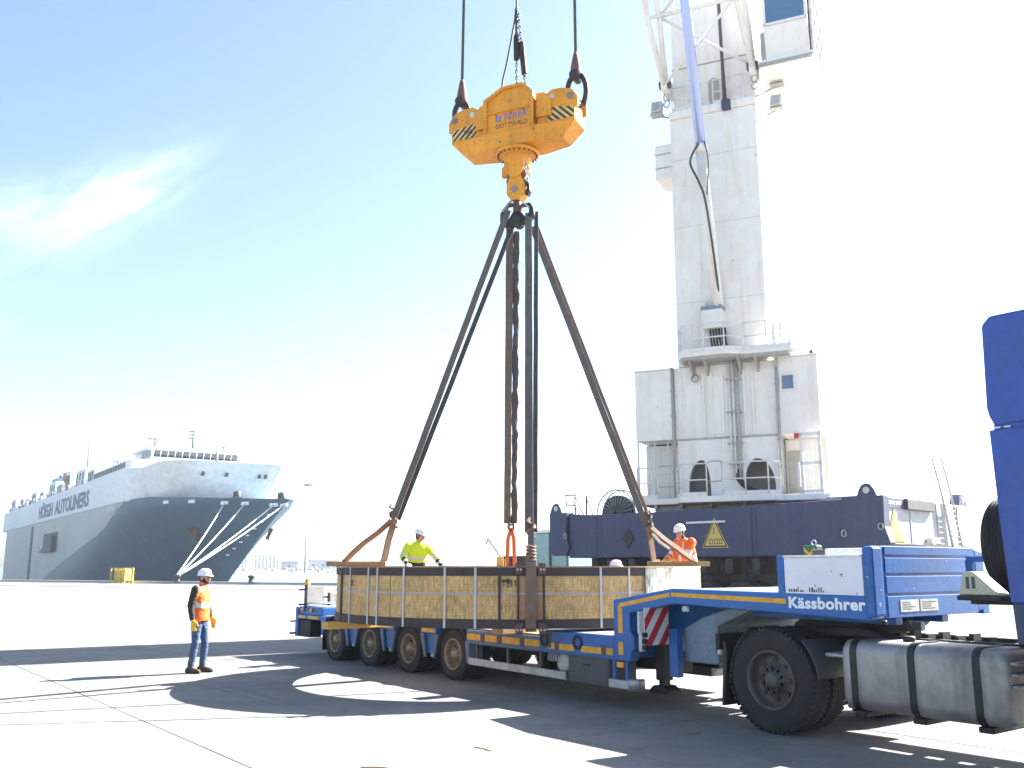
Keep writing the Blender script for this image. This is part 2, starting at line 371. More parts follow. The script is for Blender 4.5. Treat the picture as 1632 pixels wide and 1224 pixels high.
def weave_mat():
    """bamboo mat board: short vertical slivers, woven in courses"""
    m, n, l, p = newmat('bamboo mat board')
    uv = n.new('ShaderNodeUVMap').outputs[0]
    mp = n.new('ShaderNodeMapping'); mp.inputs['Rotation'].default_value = (0, 0, rad(90)); l.new(uv, mp.inputs['Vector'])
    br = n.new('ShaderNodeTexBrick'); br.inputs['Scale'].default_value = 1.0; br.inputs['Brick Width'].default_value = .085; br.inputs['Row Height'].default_value = .019
    br.inputs['Mortar Size'].default_value = .0016; br.inputs['Color1'].default_value = (.76,.52,.24,1); br.inputs['Color2'].default_value = (.58,.37,.15,1); br.inputs['Mortar'].default_value = (.13,.075,.035,1)
    br.offset = .5; br.inputs['Bias'].default_value = 0; l.new(mp.outputs[0], br.inputs['Vector'])
    a = noise(n, l, uv, 2.6, 6, .65); ra = ramp(n, [(.3, (.70,.66,.60)), (.72, (1.22,1.2,1.12))]); l.new(a.outputs[0], ra.inputs[0])
    b = noise(n, l, uv, 1.0, 5, .7, (42, 9, 1)); rb = ramp(n, [(.32, (.55,.50,.44)), (.62, (1.15,1.14,1.1))]); l.new(b.outputs[0], rb.inputs[0])
    c = mix(n, l, 1, br.outputs[0], ra.outputs[0], 'MULTIPLY'); c = mix(n, l, .85, c, rb.outputs[0], 'MULTIPLY')
    d = noise(n, l, uv, 1.0, 3, .6, (16, 24, 1)); rd = ramp(n, [(.66, (0,0,0)), (.72, (.75,.75,.75))]); l.new(d.outputs[0], rd.inputs[0])
    c = mix(n, l, rd.outputs[0], c, (.15,.085,.035))
    l.new(c, p.inputs['Base Color']); p.inputs['Roughness'].default_value = .7
    bp = n.new('ShaderNodeBump'); bp.inputs['Strength'].default_value = .5; bp.inputs['Distance'].default_value = .004
    l.new(br.outputs[1], bp.inputs['Height']); bp.invert = True; l.new(bp.outputs[0], p.inputs['Normal'])
    return m
M['weave'] = weave_mat()

def plastic_mat():
    m, n, l, p = newmat('milky plastic sheet')
    co = n.new('ShaderNodeTexCoord').outputs['Object']
    a = noise(n, l, co, 3, 5, .7, (1, 1, .5)); r = ramp(n, [(.38, (.12,.125,.12)), (.60, (.52,.52,.50))]); l.new(a.outputs[0], r.inputs[0]); l.new(r.outputs[0], p.inputs['Base Color'])
    p.inputs['Roughness'].default_value = .22
    b = noise(n, l, co, 9, 4, .6, (1, 1, .25)); bp = n.new('ShaderNodeBump'); bp.inputs['Strength'].default_value = .7; bp.inputs['Distance'].default_value = .02
    l.new(b.outputs[0], bp.inputs['Height']); l.new(bp.outputs[0], p.inputs['Normal'])
    return m
M['plastic'] = plastic_mat()

# ================================================================== SETTING
QA, QB = Vector((-65, 122, 0)), Vector((-20, 98.2, 0))       # two points of the quay edge
QD = (QB - QA).normalized(); QN = Vector((QD.y, -QD.x, 0))    # along the edge / towards the land
if QN.y > 0: QN = -QN
def struct(o): o['kind'] = 'structure'; return o

g = MB()
c0 = QA - QD * 2500; c1 = QA + QD * 3000; c2 = c1 + QN * 4000; c3 = c0 + QN * 4000
g.add([(p.x, p.y, z) for z in (-7, -.012) for p in (c0, c1, c2, c3)], [(3,2,1,0),(4,5,6,7),(0,1,5,4),(1,2,6,5),(2,3,7,6),(3,0,4,7)])
ground = struct(g.build('ground', M['ground']))
w = MB(); w.add([(-6000,-3000,-2.5),(6000,-3000,-2.5),(6000,9000,-2.5),(-6000,9000,-2.5)], [(0,1,2,3)])
struct(w.build('water', M['water'], recalc=False))

# concrete slabs with open joints, laid along the trailer's direction
GA = rad(-53); ga = Vector((math.cos(GA), math.sin(GA))); gn = Vector((-ga.y, ga.x))
SL = 6.2
def view_ok(x, y, margin=1.15):
    return y > 3.2 and abs(x) < (816 / 1500 * y * margin + 5)
cells = []
for i in range(-30, 31):
    for j in range(-30, 31):
        c = ga * (i * SL + 1.3) + gn * (j * SL + .4)
        if 2 < c.y < 84 and view_ok(c.x, c.y): cells.append((c.length, c))
cells.sort(key=lambda k: k[0]); cells = [c for d, c in cells[:290]]
sm = MB(); h = SL / 2 - .004; ch = .007
sm.add([(-h,-h,-.010),(h,-h,-.010),(h,h,-.010),(-h,h,-.010),(-h+ch,-h+ch,0),(h-ch,-h+ch,0),(h-ch,h-ch,0),(-h+ch,h-ch,0)], [(4,5,6,7),(0,1,5,4),(1,2,6,5),(2,3,7,6),(3,0,4,7)])
slab0 = sm.build('slab', M['slab'], ground); slab0.rotation_euler = (0, 0, GA)
for k, c in enumerate(cells):
    o = slab0 if k == 0 else slab0.copy()
    if k: COL.objects.link(o); o.parent = ground
    o.location = (c.x, c.y, random.uniform(-.0015, .001))
jb = MB()
for c in cells:
    q = [c + ga * a * SL/2 + gn * b * SL/2 for a, b in ((-1,-1),(1,-1),(1,1),(-1,1))]
    jb.add([(p.x, p.y, -.0085) for p in q], [(0,1,2,3)])
jb.build('joint_bed', M['joint'], ground)
# crane rails and the steel edge of the quay
for off, hgt in ((3.2, .02), (18.0, .02)):
    r = MB()
    for dd in (-.09, .09):
        a = QA - QD * 60 + QN * (off + dd * 2); b = QA + QD * 160 + QN * (off + dd * 2)
        r.add([(a.x + QN.x*s, a.y + QN.y*s, z) for s in (-.07,.07) for z in (-.01, hgt)] + [(b.x + QN.x*s, b.y + QN.y*s, z) for s in (-.07,.07) for z in (-.01, hgt)],
              [(0,1,3,2),(4,6,7,5),(1,5,7,3),(0,4,5,1),(2,3,7,6)])
    r.build('crane_rail', M['darkmetal'], ground)
r = MB()
a = QA - QD * 80; b = QA + QD * 200
r.add([(p.x + QN.x*s, p.y + QN.y*s, z) for p in (a, b) for s, z in ((-.1,-.5),(-.1,.22),(.45,.22),(.45,-.01))], [(0,1,5,4),(1,2,6,5),(2,3,7,6),(0,3,2,1),(4,5,6,7)])
r.build('quay_edge_beam', M['concrete_far'], ground)

# ------------------------------------------------------------------ bollards on the edge
def bollard(p, label):
    m = MB(); m.lathe([(.42,0),(.36,.04),(.26,.10),(.24,.42),(.36,.52),(.40,.62),(.33,.72),(.0,.76)], n=20)
    o = m.build('bollard', M['underside'], origin=(0,0,0)); o.location = (p.x, p.y, .2)
    tag(o, label, 'bollard', 'mooring bollards along the quay edge'); return o
def edge_at(px):      # where the sight line of a photo column meets the quay edge
    k = (px - 816) / 1500 * .982
    t = (k * QA.y - QA.x) / (QD.x - k * QD.y); return QA + QD * t
PB = edge_at(291) + QN * .6
bollard(PB, 'dark quay bollard holding the four pale bow mooring lines')
bollard(edge_at(408) + QN * .6, 'dark quay bollard without lines, right of the ship bow')
bollard(edge_at(209) + QN * .6, 'dark quay bollard beside the yellow machine')

# yellow machine on the quay
pm = edge_at(218) + QN * 2.0
ym = empty('quay_machine', (pm.x, pm.y, 0), -28, 'small yellow framed machine standing on the quay before the ship', 'machine')
b = MB(); b.box(-.45,1.15,-.5,.5,.25,1.55); b.build('housing', M['yellow_mach'], ym, .05)
b = MB(); b.box(-1.0,-.5,-.45,.45,.3,1.45); b.build('engine', M['ship_detail'], ym, .04)
for sx in (-1.1, -.42, .45, 1.2):
    for sy in (-.55, .55):
        b = MB(); b.box(sx-.06,sx+.06,sy-.06,sy+.06,0,1.6); b.build('post', M['yellow_mach'], ym, .01)
for sy in (-.55,.55):
    b = MB(); b.box(-1.16,1.26,sy-.06,sy+.06,1.6,1.7); b.build('top_bar', M['yellow_mach'], ym)
    b = MB(); b.box(-1.04,1.14,sy-.05,sy+.05,.12,.24); b.build('bottom_bar', M['yellow_mach'], ym)
pm = edge_at(4) + QN * 3
ym2 = empty('quay_cart', (pm.x, pm.y, 0), -28, 'low yellow grey cart on the quay at the left edge of the view', 'cart')
b = MB(); b.box(-1.6,1.6,-.6,.6,.45,.7); b.build('bed', M['ship_detail'], ym2, .03)
b = MB(); b.box(-1.2,1.3,-.5,.5,.72,1.3); b.build('load', M['yellow_mach'], ym2, .05)
for sx in (-1.1, 1.1):
    for sy in (-.55, .55):
        b = MB(); b.lathe([(0,-.1),(.28,-.1),(.3,-.06),(.3,.06),(.28,.1),(0,.1)], (sx, sy, .3), 'y', 16); b.build('wheel', M['rubber'], ym2)

# ------------------------------------------------------------------ far shore
bw = MB(); rr = random.Random(3)
ico = [(0,0,1),(.894,0,.447),(.276,.851,.447),(-.724,.526,.447),(-.724,-.526,.447),(.276,-.851,.447),(.724,.526,-.447),(-.276,.851,-.447),(-.894,0,-.447),(-.276,-.851,-.447),(.724,-.526,-.447),(0,0,-1)]
icf = [(0,1,2),(0,2,3),(0,3,4),(0,4,5),(0,5,1),(1,6,2),(2,7,3),(3,8,4),(4,9,5),(5,10,1),(6,7,2),(7,8,3),(8,9,4),(9,10,5),(10,6,1),(11,7,6),(11,8,7),(11,9,8),(11,10,9),(11,6,10)]
for k in range(2600):
    x = rr.uniform(-160, 60); u = rr.random(); y = 395 - x * .12 + u * 8; z = -2.8 + u * 3.6 + rr.uniform(-.4, .4); s = rr.uniform(.5, 1.15)
    rot = Matrix.Rotation(rr.uniform(0, 6.28), 3, Vector((rr.random(), rr.random(), rr.random()+.1)).normalized())
    bw.add([Vector((x, y, z)) + rot @ Vector((p[0]*s*rr.uniform(.8,1.3), p[1]*s, p[2]*s*.8)) for p in ico], icf)
o = bw.build('breakwater', paint('breakwater rock', (.30,.29,.28), .9, (.16,.15,.14), .6, .3, bump=0), recalc=False)
o['kind'] = 'stuff'; tag(o, 'long mound of pale breakwater rocks across the water', 'rocks')
core = MB(); core.prism([(-4,-3),(14,-3),(9.5,.9),(7,.9)], -162, 62, axis='x')
cm = core.build('breakwater_core', M['concrete_far'], None); cm.location = (0, 395, 0); cm.rotation_euler = (0,0,math.atan(-.12)); struct(cm)

def frame_building(px0, px1, top_px, Y, floors, bays, label):
    x0 = (px0-816)/1500*Y*.982; x1 = (px1-816)/1500*Y*.982; zt = CAM_H + (904-top_px)/1500*Y
    b0 = empty('unfinished_building', ((x0+x1)/2, Y, 0), 4, label, 'building', 'far unfinished buildings'); W = (x1-x0)/2; fh = zt / floors
    for f in range(floors):
        s = MB(); s.box(-W, W, -7, 7, fh*(f+1)-.35, fh*(f+1)); s.build('floor_slab', M['concrete_far'], b0)
    for i in range(bays + 1):
        for yy in (-6.6, 6.6):
            s = MB(); xx = -W + .3 + (2*W-.6) * i / bays; s.box(xx-.28, xx+.28, yy-.28, yy+.28, 0, zt + 1.5); s.build('column', M['concrete_far'], b0)
    land = MB(); land.box(-W-20, W+30, -12, 30, -3, -.02); land.build('plinth', M['concrete_far'], b0)
frame_building(356, 400, 884, 690, 5, 8, 'pale concrete frame building under construction beside the ship stem')
frame_building(404, 446, 887, 720, 4, 7, 'lower pale concrete frame building further right across the water')
def far_block(px0, px1, top, Y, label):
    x0 = (px0-816)/1500*Y*.982; x1 = (px1-816)/1500*Y*.982; zt = CAM_H + (904-top)/1500*Y; W = (x1-x0)/2
    b0 = empty('far_building', ((x0+x1)/2, Y, 0), 0, label, 'building')
    s = MB(); s.box(-W,W,-8,8,-3,zt); s.build('wall', M['concrete_far'], b0)
    s = MB(); s.box(-W-.5,W+.5,-8.5,8.5,zt,zt+.8); s.build('roof', M['ship_grey'], b0)
    k = int(W / 3.2)
    for i in range(k):
        xx = -W + 2*W*(i+.5)/k
        s = MB(); s.box(xx-1.0,xx+1.0,-8.1,-7.9,zt*.35,zt*.7); s.build('window', M['ship_glass'], b0)
far_block(452, 478, 897, 700, 'low pale shed across the water left of the tall lamp mast')
far_block(495, 542, 895, 760, 'low pale shed across the water right of the tall lamp mast')
def mast(px, top, Y, label):
    x = (px-816)/1500*Y*.982; zt = CAM_H + (904-top)/1500*Y*1.03
    b0 = empty('lamp_mast', (x, Y, -.3), 0, label, 'lamp mast')
    s = MB(); s.cyl((0,0,0),(0,0,zt),.32,.13,8); s.build('pole', M['concrete_far'], b0)
    s = MB(); s.lathe([(.2,0),(1.3,.1),(1.3,.3),(.2,.35)], (0,0,zt-.4), n=12); s.build('head_frame', M['concrete_far'], b0)
    for a in range(6):
        s = MB(); ca, sa = math.cos(a*1.047), math.sin(a*1.047); s.box(ca*1.3-.25,ca*1.3+.25,sa*1.3-.25,sa*1.3+.25,zt-.75,zt-.35); s.build('floodlight', M['ship_detail'], b0)
mast(486, 776, 330, 'thin tall lamp mast standing on the far shore left of the load')

# ================================================================== SHIP
SHL, HB = 198.0, 12.0
ship = empty('car_carrier_ship', (-28.3, 121, 0), -56, 'white, grey and dark blue car carrier ship moored with its bow to the right', 'ship')
def hull_mat():
    m, n, l, p = newmat('ship hull paint')
    co = n.new('ShaderNodeTexCoord').outputs['Object']; sx = n.new('ShaderNodeSeparateXYZ'); l.new(co, sx.inputs[0])
    def mth(op, a, b):
        k = n.new('ShaderNodeMath'); k.operation = op
        for i, q in enumerate((a, b)):
            if isinstance(q, (int, float)): k.inputs[i].default_value = q
            else: l.new(q, k.inputs[i])
        return k.outputs[0]
    zz = mth('DIVIDE', mth('ADD', sx.outputs[2], 2.5), 14.5)
    fc = n.new('ShaderNodeFloatCurve'); cv = fc.mapping.curves[0]
    pts = [((z + 2.5) / 14.5, t / 140) for z, t in ((-2.5, 122), (1.63, 99), (5.05, 74.5), (7.4, 57), (9.6, 48.5), (11.9, 40))]
    cv.points[0].location = pts[0]; cv.points[1].location = pts[-1]
    for q in pts[1:-1]: cv.points.new(*q)
    fc.mapping.update(); l.new(zz, fc.inputs['Value'])
    blue = mth('LESS_THAN', mth('MULTIPLY', sx.outputs[0], -1/140), fc.outputs[0])
    a = noise(n, l, co, .12, 5, .6); s = noise(n, l, co, 1.0, 5, .7, (.9, .9, .05))
    c = mix(n, l, blue, (.33,.35,.37), (.045,.105,.165))
    rs = ramp(n, [(.5, (0,0,0)), (.75, (.35,.35,.35))]); l.new(s.outputs[0], rs.inputs[0]); c = mix(n, l, rs.outputs[0], c, (.20,.18,.16))
    ra = ramp(n, [(.3, (.86,.86,.86)), (.7, (1.1,1.1,1.1))]); l.new(a.outputs[0], ra.inputs[0]); c = mix(n, l, 1, c, ra.outputs[0], 'MULTIPLY')
    l.new(c, p.inputs['Base Color']); p.inputs['Roughness'].default_value = .45
    return m
M['hull'] = hull_mat()
def stem(z): # how far the stem lies behind the tip at height z
    u = max(0, min(1, (10.4 - z) / 12.9)); return 28 * u ** .92
def hb(t, z):
    s = stem(z); u = max(0, min(1, (11.7 - z) / 14.2)); L = 46 + 20 * u
    k = max(0.0, min(1.0, (t - s) / L)); return HB * (1 - (1 - k) ** (1.9 - .3 * u))
def ztop(t): return 10.3 + min(1, t / 30) * 1.7 if t < 37.5 else 11.75
ts = [0,.4,1,2,3.5,5.5,8,11,14,18,22,26,30,34,37.4,37.6,42,48,55,63,72,82,95,110,130,150,170,185,194,198]
NZ = 15
hm = MB(); vs = []; fs = []
for side in (-1, 1):
    base = len(vs)
    for t in ts:
        for k in range(NZ):
            z = -3.2 + (ztop(t) + 3.2) * k / (NZ - 1)
            tt = max(t, stem(z)) if t < 37 else t
            y = hb(tt, z) if t > stem(z) else 0.0
            if t > 185: y *= 1 - .12 * ((t - 185) / 13) ** 2
            vs.append((-tt, side * y, z))
    n_ = len(ts)
    for i in range(n_ - 1):
        for k in range(NZ - 1):
            a, b2, c, d = base+i*NZ+k, base+(i+1)*NZ+k, base+(i+1)*NZ+k+1, base+i*NZ+k+1
            fs.append((a, b2, c, d) if side < 0 else (a, d, c, b2))
nb = len(ts) * NZ
fs.append([ (len(ts)-1)*NZ + k for k in range(NZ)] + [nb + (len(ts)-1)*NZ + k for k in range(NZ)][::-1])
for i in range(len(ts) - 1): # deck
    a, b2 = i*NZ+NZ-1, (i+1)*NZ+NZ-1; fs.append((a, b2, nb+b2, nb+a))
hm.add(vs, fs, 0, True); ho = hm.build('hull', M['hull'], ship)
ho.modifiers.new('edges', 'EDGE_SPLIT').split_angle = rad(40)
# white topsides: full-breadth block with a rounded front
def plan(t0, hbw, t1, r):
    pts = [(-t1, -hbw), ]
    n = 8
    for i in range(n + 1):
        a = -90 + 90 * i / n; pts.append((-t0 - r + r * math.cos(rad(a)), -hbw + r + r * math.sin(rad(a))))
    for i in range(n + 1):
        a = 90 * i / n; pts.append((-t0 - r + r * math.cos(rad(a)), hbw - r + r * math.sin(rad(a))))
    pts.append((-t1, hbw)); return pts
b = MB(); b.prism(plan(37, HB + .03, SHL - .5, 4.0), 11.78, 17.1, axis='z'); b.build('topside', M['ship_white'], ship, .15, angle=50)
b = MB(); lo, hi = plan(27.0, HB - 3.3, 40, 5.5), plan(22.8, HB - 2.0, 40, 5.5); k = len(lo)     # its front leans out with the flare, shaped to keep it out of the sun
b.add([(x, y, 11.4) for x, y in lo] + [(x, y, 17.08) for x, y in hi], [list(range(k))[::-1], list(range(k, 2*k))] + [(i, (i+1) % k, k+(i+1) % k, k+i) for i in range(k)]); b.build('forecastle_house', M['ship_white'], ship)
b = MB(); b.prism(plan(40, HB - .6, 70, 3.0), 17.1, 18.6, axis='z'); b.build('deck_house', M['ship_white'], ship, .1, angle=50)
# bridge
br = MB(); br.prism(plan(43.5, 7.6, 56, 1.2), 18.6, 19.5, axis='z'); br.build('bridge_base', M['ship_white'], ship, .08, angle=50)
br = MB(); br.prism([(-44.2, 19.5), (-43.6, 20.75), (-56, 20.75), (-56, 19.5)], -7.3, 7.3); bro = br.build('bridge', M['ship_white'], ship)
for i in range(12):
    y0 = -7.0 + i * 14.0 / 12; y1 = y0 + 1.02
    q = MB(); q.add([(-44.12, y0, 19.62), (-44.12, y1, 19.62), (-43.58, y1, 20.62), (-43.58, y0, 20.62), (-44.3, y0, 19.62), (-44.3, y1, 19.62), (-43.8, y1, 20.62), (-43.8, y0, 20.62)],
                    [(0,1,2,3),(4,7,6,5),(0,4,5,1),(3,2,6,7),(0,3,7,4),(1,5,6,2)]); q.build('window', M['ship_glass'], bro)
for i in range(3):
    q = MB(); q.box(-46.6-i*2.2, -44.9-i*2.2, -7.36, -7.28, 19.65, 20.6); q.build('window', M['ship_glass'], bro)
q = MB(); q.prism(plan(42.8, 8.0, 57, 1.0), 20.75, 21.1, axis='z'); q.build('bridge_roof', M['ship_white'], ship, .05, angle=50)
for yy in (-6.5,-5.4,-2.0,1.2,2.1,5.6):
    q = MB(); q.box(-43.52, -43.4, yy-.25, yy+.25, 17.3+.2, 18.2); q.build('window', M['ship_detail'], ship)
for yy in (-4.5, -1.0, 4.0, 5.0):
    q = MB(); q.box(-24.6,-23.85,yy-.2,yy+.2,15.0,15.6); q.build('porthole', M['ship_detail'], ship)
# masts and aerials
def ship_mast(x, y, z0, z1, arms, name='mast'):
    s = MB(); s.cyl((x,y,z0),(x,y,z1),.22,.08,8)
    for za, wd in arms: s.cyl((x,y-wd,za),(x,y+wd,za),.09,n=6)
    return s.build(name, M['ship_detail'], ship)
ship_mast(-47, 0, 21.1, 25.0, ((24.6,.9),(24.0,.7),(23.4,.8)))
ship_mast(-50, -5.5, 21.1, 23.6, ((23.2,1.2),), 'aerial'); ship_mast(-49, 6, 21.1, 22.8, ((22.5,.5),), 'aerial')
ship_mast(-33, 0, 17.1, 20.4, ((18.6,.35),), 'foremast'); ship_mast(-96, -8, 17.1, 27.5, ((20,.6),(21.5,.5)))
ship_mast(-92, -6, 17.1, 23.2, ((21.8,1.0),(21.0,1.3),(20.2,.8))); ship_mast(-66, -8, 18.6, 21.2, ((20.6,.9),), 'aerial')
for (x, y) in ((-12,-3.0),(-7,1.5)):
    s = MB(); zz = ztop(-x); s.cyl((x,y,zz-.2),(x,y,zz+1.0),.35,n=10); s.cyl((x-.9,y,zz-.2),(x-.9,y,zz+1.0),.35,n=10); s.box(x-1.4,x+.5,y-.5,y+.5,zz-.1,zz+.15); s.build('deck_bitts', M['ship_detail'], ship)
b = MB(); b.box(-188,-74,-HB+2.2,HB-2.2,17.1,18.7); b.build('upper_tier', M['ship_white'], ship, .1)
# deck houses, vents, louvres along the top
hr = random.Random(11)
for (t, wd, ht, dep) in ((73,6,2.6,7),(84,9,3.4,6),(98,5,4.2,5),(108,6,2.4,6),(118,8,3.4,6),(133,5,2.4,5),(146,7,3.0,6),(158,6,2.2,6),(168,5,2.8,6),(186,8,3.6,8)):
    s = MB(); s.box(-t-wd/2,-t+wd/2,-HB+.8,-HB+.8+dep,17.1,17.1+ht); s.build('vent_house', M['ship_white'], ship, .1)
    for k in range(3):
        s = MB(); xx = -t-wd/2+wd*(k+.5)/3; s.box(xx-.55,xx+.55,-HB+.72,-HB+.82,17.5,17.1+ht*.8); s.build('louvre', M['ship_grey'], ship)
for t in range(44, 70, 2):
    s = MB(); s.box(-t-.7,-t+.7,-HB+.52,-HB+.62,17.45,18.3); s.build('louvre', M['ship_grey'], ship)
for t in list(range(122, 196, 4)):
    s = MB(); s.box(-t-.35,-t+.35,-HB+.3,-HB+.9,17.1,17.1+hr.uniform(.7,1.4)); s.build('vent', M['ship_detail'] if hr.random() < .35 else M['ship_white'], ship)
s = MB()
for z in (17.6, 18.1): s.cyl((-72,-HB+.15,z),(-196,-HB+.15,z),.05,n=5)
for t in range(72, 197, 4): s.cyl((-t,-HB+.15,17.1),(-t,-HB+.15,18.1),.05,n=5)
s.build('railing', M['ship_white'], ship)
s = MB(); s.lathe([(0,-3.2),(.7,-2.9),(1.2,-1.6),(1.3,0),(1.2,1.6),(.7,2.9),(0,3.2)], (-104,-HB+2,20.6), 'x', 14); s.build('lifeboat', M['lifeboat'], ship)
f = MB(); f.prism(plan(172, 2.6, 181, 1.5), 17.1, 26.2, axis='z'); fo = f.build('funnel', M['funnel'], ship, .1, angle=50)
f = MB(); f.prism(plan(171.9, 2.7, 181.1, 1.5), 19.6, 21.4, axis='z'); f.build('funnel_band', M['ship_white'], fo)
f = MB(); f.prism(plan(171.9, 2.7, 181.1, 1.5), 18.4, 19.6, axis='z'); f.build('funnel_band', M['ship_grey'], fo)
f = MB(); f.cyl((-175,0,26.2),(-175,0,27.8),.7,n=12); f.cyl((-177.5,-.8,26.2),(-177.5,-.8,27.4),.5,n=12); f.build('exhaust_pipe', M['ship_detail'], fo)
# side details
s = MB(); s.box(-118,-99,-HB-.03,-HB+.2,4.9,9.0); dd = s.build('side_door', M['ship_grey'], ship)
s = MB(); s.prism([(-117,4.9),(-101,4.9),(-101,8.4)], -HB-.9, -HB-.04); s.build('pilot_platform', M['ship_grey'], ship)
s = MB(); s.box(-138.5,-134.6,-HB-.04,-HB+.2,-2,11.3); s.build('side_ramp_slot', M['ship_grey'], ship)
for k in range(9):
    s = MB(); z0 = -1.0 + k * 1.35; s.box(-138.2,-134.9,-HB-.12,-HB-.02,z0,z0+.25); s.build('slot_rung', M['ship_detail'], ship)
text('HÖEGH', 'ship_lettering', M['ship_letter'], ship, (-128, -HB-.06, 12.75), 3.9, extrude=.03, offset=.13, width=19.5)
text('AUTOLINERS', 'ship_lettering', M['ship_letter'], ship, (-105.5, -HB-.06, 12.75), 3.9, extrude=.03, offset=.13, width=37.5)
def on_hull(t, z, out=.12):   # a point on the starboard bow and its outward direction
    y = hb(t, z); d = .3; ty = (hb(t + d, z) - hb(t - d, z)) / (2*d); nn = Vector((ty, -1, -.25)).normalized()
    return Vector((-t, -y, z)) + nn * out, nn
# anchors in their pockets
for side, (t, z) in ((-1, (23, 7.0)), (1, (14.5, 6.9))):
    p, nn = on_hull(t, z, .25); p.y *= -side; nn.y *= -side
    a = MB(); up = Vector((0,0,1)); sd = nn.cross(up).normalized(); up = sd.cross(nn).normalized()
    a.strap([p + up*1.3, p - up*.9], sd, .4, .35); a.strap([p - up*1.0 - sd*.2 , p - sd*1.05 + up*.4 + nn*.25], nn, .4, .45); a.strap([p - up*1.0 + sd*.2, p + sd*1.05 + up*.4 + nn*.25], nn, .4, .45)
    a.strap([p - up*1.05 - sd*.5, p - up*1.05 + sd*.5], nn, .5, .5)
    a.build('anchor', M['anchor'], ship)
# white fairlead marks and draught marks on the bow
LINES = []
for t, z in ((25,11.0),(18.5,10.8),(11.7,10.3),(8.1,10.1),(3.6,9.75),(2.0,9.7)):
    p, nn = on_hull(t, z, .1); s = MB(); sd = Vector((nn.y,-nn.x,0)).normalized()
    s.strap([p - sd*.7, p + sd*.7], Vector((0,0,1)), .45, .2); s.build('fairlead', M['ship_white'], ship); LINES.append(p)
for k in range(7):
    p, nn = on_hull(6 + k*2.3, 8.6 - k*.85, .05); s = MB(); sd = Vector((nn.y,-nn.x,0)).normalized(); s.strap([p - sd*.35, p + sd*.35], Vector((0,0,1)), .18, .06); s.build('draught_mark', M['letter_white'], ship)
p0, _ = on_hull(42, 11.15, .06)
text('HÖEGH', 'ship_name', M['letter_white'], ship, (-51, -HB-.06, 10.6), 1.1, extrude=.02, width=6)
# mooring lines
SM = Matrix.Translation((-28.3,121,0)) @ Matrix.Rotation(rad(-56), 4, 'Z')
for k, lab in enumerate(('leftmost','second from the left','third from the left','rightmost')):
    a = SM @ LINES[[2,3,4,5][k]]
    bpt = Vector((PB.x, PB.y, .72)) + Vector((.3*(k-1.5)*.4, -.1, .05*k))
    s = MB(); pts = []
    for i in range(13):
        u = i / 12; q = a.lerp(bpt, u); q.z -= .5 * 4 * u * (1-u) * .5; pts.append(q)
    s.tube(pts, .085, 6)
    tag(s.build('mooring_line', M['mooring'], origin=tuple(bpt)), f'pale mooring line from ship bow to bollard, {lab} of the four', 'rope', 'bow mooring lines')


